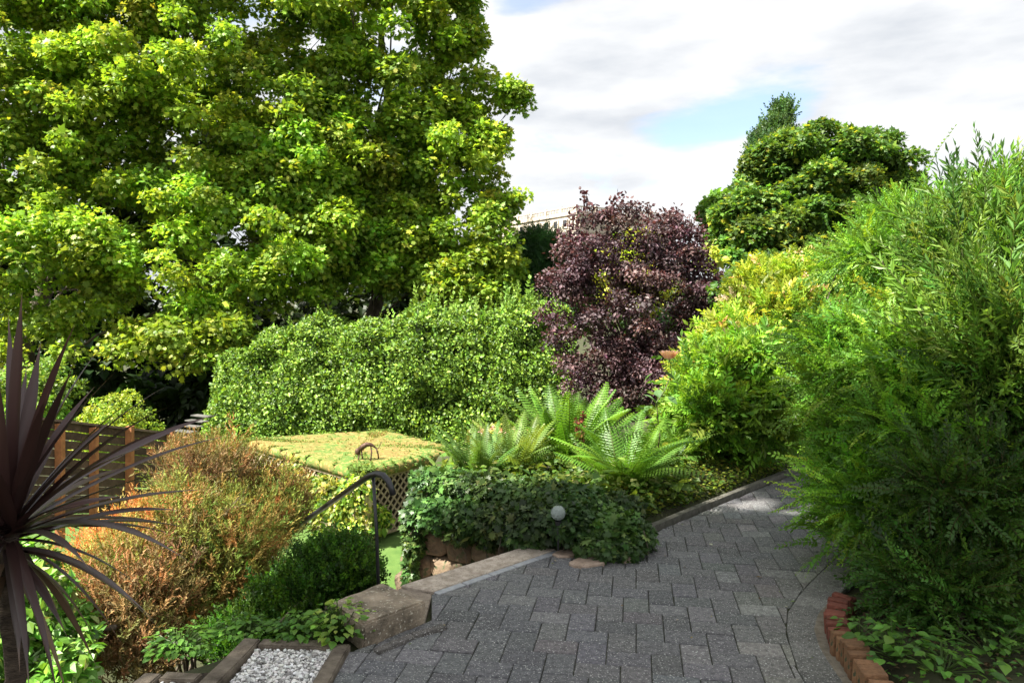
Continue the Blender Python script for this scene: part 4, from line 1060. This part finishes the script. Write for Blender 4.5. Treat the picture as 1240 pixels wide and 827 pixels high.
# posts
for p in (np.array([-2.46, 12.62]), RB + unit(cen - RB) * 0.12, RC + unit(cen - RC) * 0.12, RD + unit(cen - RD) * 0.12):
    a = Acc(); a.box((*p, (zt_ - 0.17 - 2.32) / 2), (0.11, 0.11, zt_ - 0.17 + 2.32), 0.6); a.build('post', M_post, so, bevel=0.006)
# lattice panels on the two sides that face the garden
def lattice(p, q, z0, z1, parent, name='lattice_panel'):
    a = Acc(); p, q = np.array(p), np.array(q); ln = np.hypot(*(q - p)); d = (q - p) / ln; h = z1 - z0; st = 0.17; nrm_ = np.array([d[1], -d[0], 0])
    for sgn in (1, -1):
        for k in np.arange(-h, ln + h, st):
            s_0, s_1 = k, k + h * sgn if sgn > 0 else k - h
            t0, t1 = 0.0, 1.0
            x0_, x1_ = (k, k + h) if sgn > 0 else (k + h, k)
            # clip to panel
            za, zb = z0, z1
            def zat(x): return z0 + (x - x0_) / (x1_ - x0_) * h
            lo, hi = min(x0_, x1_), max(x0_, x1_)
            l2, h2 = max(lo, 0), min(hi, ln)
            if h2 - l2 < 0.03: continue
            A_ = np.array([*(p + d * l2), zat(l2)]); B_ = np.array([*(p + d * h2), zat(h2)])
            a.bar(A_ + nrm_ * 0.008 * sgn, B_ + nrm_ * 0.008 * sgn, 0.012, 0.034, up=nrm_ * 1.0 if False else np.cross(unit(B_ - A_), nrm_))
    for zz_ in (z0, z1): a.bar(np.array([*p, zz_]) + nrm_ * 0.02, np.array([*q, zz_]) + nrm_ * 0.02, 0.03, 0.04)
    return a.build(name, M_lattice, parent)
iA, iB, iD = [c + unit(cen - c) * 0.13 for c in (RA, RB, RD)]
lattice(iA + unit(iB - iA) * 0.07, iB - unit(iB - iA) * 0.07, -2.22, zt_ - 0.2, so)
lattice(iD, iA - unit(iA - iD) * 0.07, -2.22, zt_ - 0.2, so)
a = Acc(); inner_ = [c + unit(cen - c) * 0.45 for c in (RA, RB, RC, RD)]
a.raw([(*c, z_) for z_ in (-2.31, -1.18) for c in inner_], [[0, 1, 5, 4], [1, 2, 6, 5], [2, 3, 7, 6], [3, 0, 4, 7]]); a.build('inner_lining', M_soil, so)
# climber on the sides
r_ = np.random.default_rng(96); cl = []
for k in range(26):
    t = r_.uniform(-0.05, 0.62); c = iA + (iD - iA) * t; cl.append((*(c + [-0.05, -0.12]), r_.uniform(-2.1, -1.3), 0.28, 0.16, 0.26))
for k in range(7):
    t = r_.uniform(0.0, 0.22); c = iA + (iB - iA) * t; cl.append((*(c + [0.06, -0.10]), r_.uniform(-2.0, -1.25) , 0.16, 0.10, 0.2))
cl = np.array(cl); vc = empty('variegated_climber', (*iA, -2.3), 'yellow variegated climber covering the lattice below the turf roof', 'climber')
foliage('foliage', r_, cl, 5200, [OVALW], 0.085, [(0.42, 0.46, 0.09), (0.20, 0.30, 0.05), (0.55, 0.55, 0.22), (0.08, 0.16, 0.03)], [3, 4, 1, 3], M_leaf, vc, up=0.3, outw=0.8, shell=0.5)
stems(r_, (iA[0] + 0.05, iA[1] - 0.12, -2.3), cl, 12, 0.012, 'stem', vc)

# wire animal figure on the roof
wf = empty('wire_animal_figure', G(444, 556, -0.98), 'rusty bent-wire animal figure standing on the turf roof', 'garden ornament')
Zf = wf.location[1]
Q = lambda cx, cy, dz=0.0: P(240 + cx / 3.18, 480 + cy / 3.18, Zf + dz)
a = Acc(); a.tube([Q(622, 205), Q(635, 192), Q(650, 184), Q(665, 185), Q(677, 192), Q(688, 202)], [.045, .05, .045, .032, .02, .012], 8, cap=True); a.build('body', M_rust, wf, smooth=True)
a = Acc(); hv = s_v * np.array([0.05, 0.04, 0.065]) + Q(614, 212); a.raw(hv, s_f); a.tube([Q(612, 214), Q(604, 222)], [.02, .004], 6); a.build('head', M_rust, wf, smooth=True)
for pts in ([(622, 215, 0), (618, 235, 0), (610, 261, -.1)], [(628, 205, 0), (632, 235, 0), (637, 264, .12)], [(664, 186, 0), (668, 215, 0), (664, 246, -.1)], [(684, 196, 0), (692, 220, 0), (696, 246, .12)]):
    a = Acc(); a.tube([Q(*p) for p in pts], 0.014, 6); a.build('leg', M_rust, wf, smooth=True)
a = Acc(); a.tube([Q(688, 202), Q(697, 195), Q(702, 182), Q(706, 172)], 0.007, 6); a.build('tail', M_rust, wf, smooth=True)

# ------------------------------------------------------------------ fence at the left
fe = empty('board_fence', P(130, 600, 9.6) * [1, 1, 0] + [0, 0, -2.3], 'horizontal dark board fence with orange-brown posts behind the spiky plant', 'fence')
fa, fb = P(22, 503, 9.0), P(222, 526, 11.2); f_d = fb - fa; fh = 1.45
r_ = np.random.default_rng(97)
a = Acc()
for k in range(11):
    z_ = -0.07 - k * 0.118
    A_ = fa + [0, 0, z_]; B_ = fb + [0, 0, z_]
    for s0_, s1_ in ((0, 0.33), (0.332, 0.62), (0.622, 1.0)):
        b = math.exp(r_.normal(0, 0.18)); a.bar(fa + f_d * s0_ + [0, 0, z_ + r_.normal(0, .004)], fa + f_d * s1_ + [0, 0, z_ + r_.normal(0, .004)], 0.02, 0.103, col=np.array([0.085, 0.055, 0.035]) * b)
a.build('boards', M_fence, fe)
a = Acc(); a.bar(fa + [0, -0.03, 0.0], fb + [0, -0.03, 0.0], 0.09, 0.03, col=(0.14, 0.10, 0.07)); a.build('top_rail', M_fence, fe)
for s in (0.02, 0.24, 0.43, 0.65, 0.93):
    c = fa + f_d * s; tall = 0.10 if s > 0.5 else 0.03
    a = Acc(); a.bar(c + [0, -0.10, -1.6], c + [0, -0.10, tall - 0.05], 0.085, 0.085, up=np.array([0, 1.0, 0]), col=np.array([0.36, 0.15, 0.06]) * r_.uniform(0.85, 1.1)); a.build('post', M_fence, fe)
# slate-topped bin store beyond it
sl = empty('slate_roof_shed', P(232, 560, 13.5) * [1, 1, 0] + [0, 0, -2.3], 'small grey slatted lean-to roof half hidden behind the brown bush', 'shed')
c = P(226, 512, 13.5); a = Acc()
for k in range(5):
    a.box(c + [0.05 * k, 0.13 * k - 0.3, 0.075 * k - 0.2], (0.48, 0.15, 0.02), -0.5)
a.build('roof', M_slate, sl); a = Acc(); a.box((c[0] + 0.1, c[1] + 0.1, (c[2] - 0.35 - 2.3) / 2), (0.4, 0.4, c[2] - 0.35 + 2.3), -0.5, (0.05, 0.04, 0.035)); a.build('wall', M_fence, sl)

# ------------------------------------------------------------------ clipped domes and hedge
r_ = np.random.default_rng(101)
def surface_cl(r, n, fn, rr):
    return np.array([(*fn(r), rr, rr, rr * 0.8) for _ in range(n)])
YG = [(0.30, 0.40, 0.05), (0.38, 0.46, 0.07), (0.20, 0.30, 0.04)]
leafy('clipped_dome_shrub', [env(150, 530, 60, 62, 14.0, 0.95)], 90, 0.16, 9000, [OVALW], 0.055, YG, None, 'neatly clipped yellow-green dome shrub behind the board fence', 'shrub', 102, inner=0.5, clump_var=0.07, nst=6, outw=0.9)
leafy('loose_hedge_shrub', [env(40, 490, 75, 55, 14.8, 0.9), env(-40, 480, 60, 60, 14.5, 0.9)], 50, 0.3, 7000, [OVALW], 0.085, [(0.16, 0.28, 0.04), (0.24, 0.36, 0.06), (0.10, 0.20, 0.03)], None, 'loose light green shrub behind the spiky plant, left of the clipped dome', 'shrub', 103, nst=6)

# laurel hedge: leaves over a rounded profile
r_ = np.random.default_rng(104)
he = empty('laurel_hedge', (-3.0, 18.6, -2.3), 'long dense light green hedge behind the turf-roofed store', 'hedge')
n = 90000
x0, x1 = -8.2, 1.6
xs = r_.uniform(0, 1, n); th_ = r_.uniform(0, 1, n)
depth = 3.2
def hedge_prof(u, v, r=None):
    """u along, v from foot (0) over the shoulder to the back of the top (1)"""
    x = x0 + (x1 - x0) * u
    top = np.interp(u, [0, 0.03, 0.10, 0.22, 0.35, 0.55, 0.75, 0.92, 1.0], [0.1, 0.6, 1.05, 1.42, 1.5, 1.70, 1.95, 2.0, 1.7])
    top = top + 0.14 * np.sin(x * 2.1) + 0.10 * np.sin(x * 4.7 + 1)
    foot = -2.2
    vv = np.clip(v / 0.62, 0, 1); tt = np.clip((v - 0.62) / 0.38, 0, 1)
    sh = 1.0 - (1 - vv) ** 1.0
    z = foot + (top - 0.55 - foot) * vv + 0.55 * np.sin(tt * math.pi / 2) ** 0.8
    yb = 17.4 + 0.5 * (2 * u - 1) ** 2 + 0.10 * vv
    yy = yb + 0.8 * vv ** 3 + depth * tt ** 1.6 * 0.9
    yy = yy + 2.2 * np.clip((0.12 - u) / 0.12, 0, 1) ** 2
    return x, yy, z
x_, y_, z_ = hedge_prof(xs, th_)
bulge = np.array([mnoise.noise(Vector((a_ * 1.3, b_ * 1.3, c_ * 1.3))) + 0.5 * mnoise.noise(Vector((a_ * 3.1, b_ * 3.1, c_ * 3.1))) for a_, b_, c_ in zip(x_, y_, z_)])
y_ = y_ - bulge * 0.40; z_ = z_ + bulge * 0.16 * (th_ > 0.5)
inw = r_.random(n) ** 1.2 * np.where(th_ < 0.55, 0.72, 0.35)
pos = np.stack([x_, y_ + inw, z_ - inw * 0.4], 1)
nr0 = np.where(th_[:, None] < 0.6, np.array([0, -1, 0.35]), np.array([0, -0.45, 1.0]))
nrm = unit(nr0 + rndu(r_, n) * 0.7)
a = Acc(); a.put(OVALW, pos, rndu(r_, n) + nr0 * 0.5 + [0, 0, 0.1], nrm, 0.078 * np.exp(r_.normal(0, 0.28, n)), col_vary(r_, n, [(0.135, 0.24, 0.028), (0.21, 0.33, 0.042), (0.06, 0.12, 0.016)], [4, 3, 4], 0.25))
for k in range(70):   # shoots above the clipped line
    u = r_.uniform(0.05, 1.0) if k > 34 else r_.uniform(0.55, 0.95); xx, yy, zz = hedge_prof(u, r_.uniform(0.75, 1.0)); ln = r_.uniform(0.25, 0.5) * (1.5 if k <= 34 else 1)
    a.put(SPR_BOX[k % 2], np.array([[xx, yy, zz - 0.15]]), np.array([[r_.normal(0, .12), r_.normal(0, .12), 1]]), rndu(r_, 1), [ln], col_vary(r_, 1, [(0.18, 0.30, 0.05)]))
a.build('foliage', M_leaf_glossy, he)
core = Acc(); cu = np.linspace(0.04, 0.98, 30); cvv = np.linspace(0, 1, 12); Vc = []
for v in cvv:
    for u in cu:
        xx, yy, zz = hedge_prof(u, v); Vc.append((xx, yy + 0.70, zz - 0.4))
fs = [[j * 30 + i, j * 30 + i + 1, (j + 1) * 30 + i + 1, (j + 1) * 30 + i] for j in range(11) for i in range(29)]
core.raw(Vc, fs, (0.3, 0.3, 0.3)); core.build('inner_core', surf('dark_core', (0.008, 0.012, 0.005), (0.02, 0.03, 0.01), 12, 0.95, 0.9, 40), he)  # plain near-black sheet inside the hedge, behind the leaves

# ------------------------------------------------------------------ trees
PL = [(0.22, 0.35, 0.036), (0.30, 0.43, 0.05), (0.15, 0.27, 0.028), (0.38, 0.47, 0.06)]
leafy('plane_tree', [env(130, 150, 255, 210, 22.0, 2.8), env(240, 300, 180, 115, 21.3, 2.2), env(20, 320, 170, 110, 20.5, 2.0), env(330, 120, 105, 200, 22.5, 2.2), env(100, -120, 330, 180, 22.5, 3), env(60, 410, 140, 55, 20.0, 1.4), env(225, 412, 100, 52, 20.3, 1.2), env(200, 100, 130, 110, 21.5, 2.2), env(40, 110, 110, 120, 21.5, 2.2), env(-40, 120, 140, 200, 21.5, 2.5), env(370, 300, 55, 90, 22.0, 1.4), env(230, 200, 240, 190, 24.0, 1.5), env(330, 250, 90, 150, 24.5, 1.5), env(390, 30, 100, 130, 24.5, 1.6), env(385, 240, 80, 100, 22, 1.5), env(350, 330, 80, 50, 21.5, 1.2), env(130, 170, 130, 90, 22.5, 1.6), env(150, 40, 160, 110, 24.0, 1.5)],
      860, 0.60, 225000, [PLANE, LOBE5], 0.128, PL, [4, 4, 3, 1], 'huge bright green broad-leaved tree filling the upper left of the view', 'tree', 111,
      base=(-17, 25, -2.3), trunk=((-14.3, 24.4, 10.0), 0.36, 36, 0.2), clump_var=0.16, up=0.65, outw=0.5, droop=0.35, shell=0.7, inner=0.25)
leafy('plane_tree', [env(470, 40, 130, 190, 24.5, 2.6), env(530, 220, 95, 120, 24, 2.0), env(440, 270, 110, 100, 25, 2.0), env(480, -120, 160, 150, 25, 3), env(612, 118, 40, 26, 24, 0.8), env(596, 300, 46, 62, 23.5, 1.2), env(612, 240, 30, 24, 23.5, 0.6), env(588, 170, 34, 45, 24, 0.9), env(560, 30, 30, 55, 24, 0.9), env(640, 106, 18, 16, 24, 0.4), env(560, 340, 70, 40, 23, 1.0), env(380, 200, 60, 110, 25, 1.5), env(470, 300, 90, 70, 23.6, 1.4), env(450, 150, 110, 120, 24, 2.0), env(545, 110, 60, 60, 24.2, 1.0), env(582, 122, 36, 28, 24, 0.8), env(575, 215, 40, 45, 24, 0.8), env(535, 30, 50, 70, 24.3, 1.0), env(420, 300, 80, 70, 23.8, 1.0), env(480, 340, 110, 45, 23.5, 1.2)],
      620, 0.54, 160000, [PLANE, LOBE5], 0.135, PL, [4, 3, 4, 1], 'second tall broad-leaved tree with a bough reaching right towards the open sky', 'tree', 112,
      base=(-5.0, 25, -2.3), trunk=((-4.4, 25, 12.0), 0.30, 36, 0.2), clump_var=0.2, up=0.65, outw=0.5, droop=0.35, shell=0.7, inner=0.25)
leafy('purple_leaved_tree', [env(770, 385, 122, 100, 13.2, 1.4), env(765, 300, 92, 58, 13.2, 1.0), env(725, 425, 78, 75, 12.8, 0.8), env(852, 375, 52, 45, 13, 0.7), env(775, 455, 100, 55, 12.8, 0.9), env(698, 350, 50, 66, 13, 0.7), env(835, 420, 62, 50, 12.9, 0.7), env(866, 385, 36, 36, 12.9, 0.5), env(815, 320, 50, 50, 13.1, .7)],
      340, 0.21, 56000, [OVALW, OVAL], 0.058, [(0.062, 0.036, 0.038), (0.095, 0.057, 0.06), (0.17, 0.118, 0.122), (0.038, 0.022, 0.024)], [4, 4, 2, 3], 'purple-leaved plum tree in the centre, behind the ferns', 'tree', 113,
      base=(2.1, 13.3, float(hgt(2.1, 13.3))), mat=M_leaf_purple, trunk=((2.0, 13.2, 2.6), 0.09, 50, 0.4), clump_var=0.2, shell=0.8)
# its upright top shoots
pt_ = [o for o in C.objects if o.name == 'purple_leaved_tree'][0]; r_ = np.random.default_rng(114); a = Acc()
for px, py in ((878, 350), (885, 372), (868, 335), (860, 318), (690, 262), (680, 280), (835, 262), (845, 272), (765, 245), (710, 232), (716, 250), (700, 255), (748, 240), (755, 236), (742, 248), (785, 250), (793, 254), (806, 262), (820, 250), (815, 262), (828, 270), (835, 278), (770, 258), (690, 285), (850, 290)):
    tp = P(px, py, 13.2 + r_.normal(0, .3)); bs = tp + [r_.normal(0, .1), 0, -r_.uniform(0.5, 0.9)]
    a.tube(limb(bs, tp, r_, 0, 5), np.linspace(0.012, 0.004, 5), 5, (0.03, 0.02, 0.02))
    n = 46; s = r_.beta(2.2, 1.1, n); pos = bs + (tp - bs) * s[:, None] + r_.normal(0, 0.06, (n, 3))
    a.put(OVALW, pos, rndu(r_, n) + UP * 0.3, rndu(r_, n) + UP * 0.5, 0.085, col_vary(r_, n, [(0.065, 0.03, 0.034), (0.10, 0.05, 0.05)]))
a.build('shoot', M_leaf_purple, pt_)
leafy('golden_tree', [env(770, 330, 60, 55, 18.5, 1.0), env(855, 320, 22, 40, 18, 0.5)], 34, 0.5, 6000, [OVALW], 0.13, [(0.30, 0.36, 0.04), (0.40, 0.42, 0.05)], None, 'small yellow-leaved tree glimpsed through the purple tree', 'tree', 115, nst=0, trunk=((3.1, 18.5, 1.5), 0.09, 14))
leafy('yew_tree', [env(652, 322, 34, 42, 25, 1.2), env(640, 380, 40, 60, 24.5, 1.4), env(690, 318, 34, 32, 27, 1.2)], 70, 0.40, 6500, SPR_FIR, 0.42, [(0.045, 0.13, 0.04), (0.07, 0.18, 0.055), (0.03, 0.09, 0.03)], None, 'blue-green feathery conifer below the stone building', 'tree', 116, nst=0, trunk=((0.8, 25, 2.6), 0.16, 20), mode='sprig', grow=-0.1, stem=(0.05, 0.10, 0.03))
AC = [(0.085, 0.17, 0.03), (0.13, 0.23, 0.035), (0.055, 0.115, 0.022), (0.30, 0.34, 0.04)]
leafy('maple_tree', [env(990, 215, 95, 72, 22, 2.2), env(970, 290, 115, 80, 21.5, 2.2), env(1060, 215, 52, 62, 22.5, 1.6), env(905, 290, 55, 70, 21, 1.4), env(1000, 340, 110, 60, 21, 1.6), env(935, 205, 45, 45, 22, 1.2)],
      320, 0.44, 90000, [LOBE5], 0.12, AC, [4, 4, 4, 1], 'broad domed dark green maple right of the purple tree', 'tree', 117,
      base=(8.6, 22.3, -2.3), trunk=((8.6, 22.3, 4.5), 0.22, 40), up=0.9, outw=0.5, shell=0.5, clump_var=0.2, flat=0.6)
leafy('light_green_tree', [env(868, 262, 22, 32, 30, 0.9)], 16, 0.5, 3000, [OVALW], 0.2, [(0.12, 0.24, 0.04), (0.16, 0.30, 0.05)], None, 'small light green tree top peeping out left of the maple', 'tree', 118, nst=0, trunk=((8.3, 30, 4.5), 0.12, 8), base=(8.3, 30, -2.3))
leafy('poplar_tree', [env(948, 150, 10, 32, 45, 0.8), env(942, 180, 20, 40, 45, 1.0), env(920, 200, 12, 38, 45, 1.0), env(935, 240, 30, 70, 45, 1.6)], 70, 0.5, 9000, SPR_BOX, 0.55, [(0.06, 0.12, 0.04), (0.085, 0.16, 0.05)], None, 'narrow tall tree rising behind the maple', 'tree', 119, nst=0, trunk=((16, 45, 12), 0.25, 14), base=(15.9, 45, -2.3), mode='sprig', grow=1.4)
# woodland behind; leaf colour painted dark for the shade under the planes
r_ = np.random.default_rng(121)
we = [env(230, 470, 200, 70, 26, 1.5), env(60, 360, 260, 170, 30, 2.0), env(330, 320, 240, 190, 31, 2.0), env(560, 400, 120, 110, 31, 2.0)]
clw = make_clumps(r_, we, 130, 1.2, inner=0.4)
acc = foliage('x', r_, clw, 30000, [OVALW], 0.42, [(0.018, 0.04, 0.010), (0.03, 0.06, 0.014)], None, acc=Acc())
tag(acc.build('woodland', M_leaf), 'mass of trees under and behind the big trees, leaves coloured dark as deep shade', 'woodland', kind='stuff')
we = [env(-420, 430, 300, 110, 40, 3), env(-900, 430, 300, 110, 42, 3), env(760, 400, 130, 70, 34, 3), env(900, 420, 150, 80, 30, 2.5), env(1100, 400, 220, 90, 28, 2.5), env(1300, 360, 220, 140, 26, 2.5)]
clw = make_clumps(r_, we, 190, 1.3, inner=0.4)
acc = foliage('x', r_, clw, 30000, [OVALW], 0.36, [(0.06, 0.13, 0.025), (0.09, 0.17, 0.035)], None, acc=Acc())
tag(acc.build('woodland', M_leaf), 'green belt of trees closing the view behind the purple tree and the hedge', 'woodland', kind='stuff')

# ------------------------------------------------------------------ stone palace on the hill
zt = 25.9
pc = np.array([13.9, 160.0]); pl_ = np.array([-8.0, 188.7]); pr_ = np.array([33.5, 171.0])
bl = empty('stone_building', (*pc, 8), 'long pale stone building with a balustraded roof on the far hill', 'building')
bk = pl_ + pr_ - pc
a = Acc(); a.raw([(*p, z_) for z_ in (0, zt - 1.6) for p in (pc, pr_, bk, pl_)], [[0, 1, 5, 4], [1, 2, 6, 5], [2, 3, 7, 6], [3, 0, 4, 7], [4, 5, 6, 7]]); a.build('walls', M_bstone, bl)
cenb = (pc + bk) / 2
for nm, k, z0_, z1_ in (('cornice', 1.03, zt - 1.9, zt - 1.35), ('string_course', 1.012, zt - 5.6, zt - 5.2)):
    a = Acc(); cs_ = [cenb + (p - cenb) * k for p in (pc, pr_, bk, pl_)]
    a.raw([(*p, z_) for z_ in (z0_, z1_) for p in cs_], [[0, 1, 5, 4], [1, 2, 6, 5], [2, 3, 7, 6], [3, 0, 4, 7], [4, 5, 6, 7], [3, 2, 1, 0]]); a.build(nm, M_bstone, bl)
a = Acc()
for p, q_ in ((pl_, pc), (pc, pr_)):
    ln = np.hypot(*(q_ - p)); d = (q_ - p) / ln
    a.bar([*p, zt - 0.12], [*q_, zt - 0.12], 0.45, 0.24); a.bar([*p, zt - 1.25], [*q_, zt - 1.25], 0.45, 0.2)
    for s in np.arange(0.2, ln, 0.55): a.tube([[*(p + d * s), zt - 1.15], [*(p + d * s), zt - 0.8], [*(p + d * s), zt - 0.24]], [0.10, 0.17, 0.09], 6, cap=False)
    for s in np.arange(0, ln, 5.2): a.box([*(p + d * s), zt - 0.55], (0.6, 0.6, 1.45), math.atan2(d[1], d[0]))
a.build('balustrade', M_bstone, bl)
for p, q_ in ((pl_, pc), (pc, pr_)):
    ln = np.hypot(*(q_ - p)); d = (q_ - p) / ln; nn = np.array([d[1], -d[0]])
    for s in np.arange(1.6, ln - 1, 3.1):
        for zc, hh in ((zt - 3.6, 1.5), (zt - 8.0, 3.0)):
            c = p + d * s
            f_ = Acc(); an = math.atan2(d[1], d[0])
            f_.box([*(c + nn * 0.10), zc + hh / 2 + 0.12], (1.7, 0.3, 0.24), an); f_.box([*(c + nn * 0.10), zc - hh / 2 - 0.12], (1.7, 0.3, 0.24), an)
            for sd in (-1, 1): f_.box([*(c + nn * 0.10 + d * sd * 0.72), zc], (0.22, 0.3, hh), an)
            w_ = f_.build('window', M_bstone, bl); w_['_w'] = list(bl.location)
            g_ = Acc(); g_.box([*(c + nn * 0.04), zc], (1.22, 0.12, hh), an); g_.build('pane', M_bdark, w_)
for o in list(C.objects):
    if '_w' in o.keys(): del o['_w']

# ------------------------------------------------------------------ unseen tree left of the view, added so its crown shades the paving
ce = [(np.array([-7.5, -0.9, 11.3]), np.array([1.9, 2.5, 2.8])), (np.array([-7.5, 1.1, 14.2]), np.array([1.0, 0.8, 0.8])), (np.array([-7.5, 0.4, 10.3]), np.array([1.2, 1.2, 1.6]))]
leafy('added_shade_tree', ce, 150, 0.75, 42000, [OVALW], 0.16, PL, None, 'tall tree added unseen beyond the left edge of the view to shade the paving', 'tree', 131,
      base=(-8.6, -1.2, -0.03), trunk=((-7.9, -1.0, 12.2), 0.3, 40, 0.25), inner=0.6, back=1.0, shell=0.9, flat=0.85)
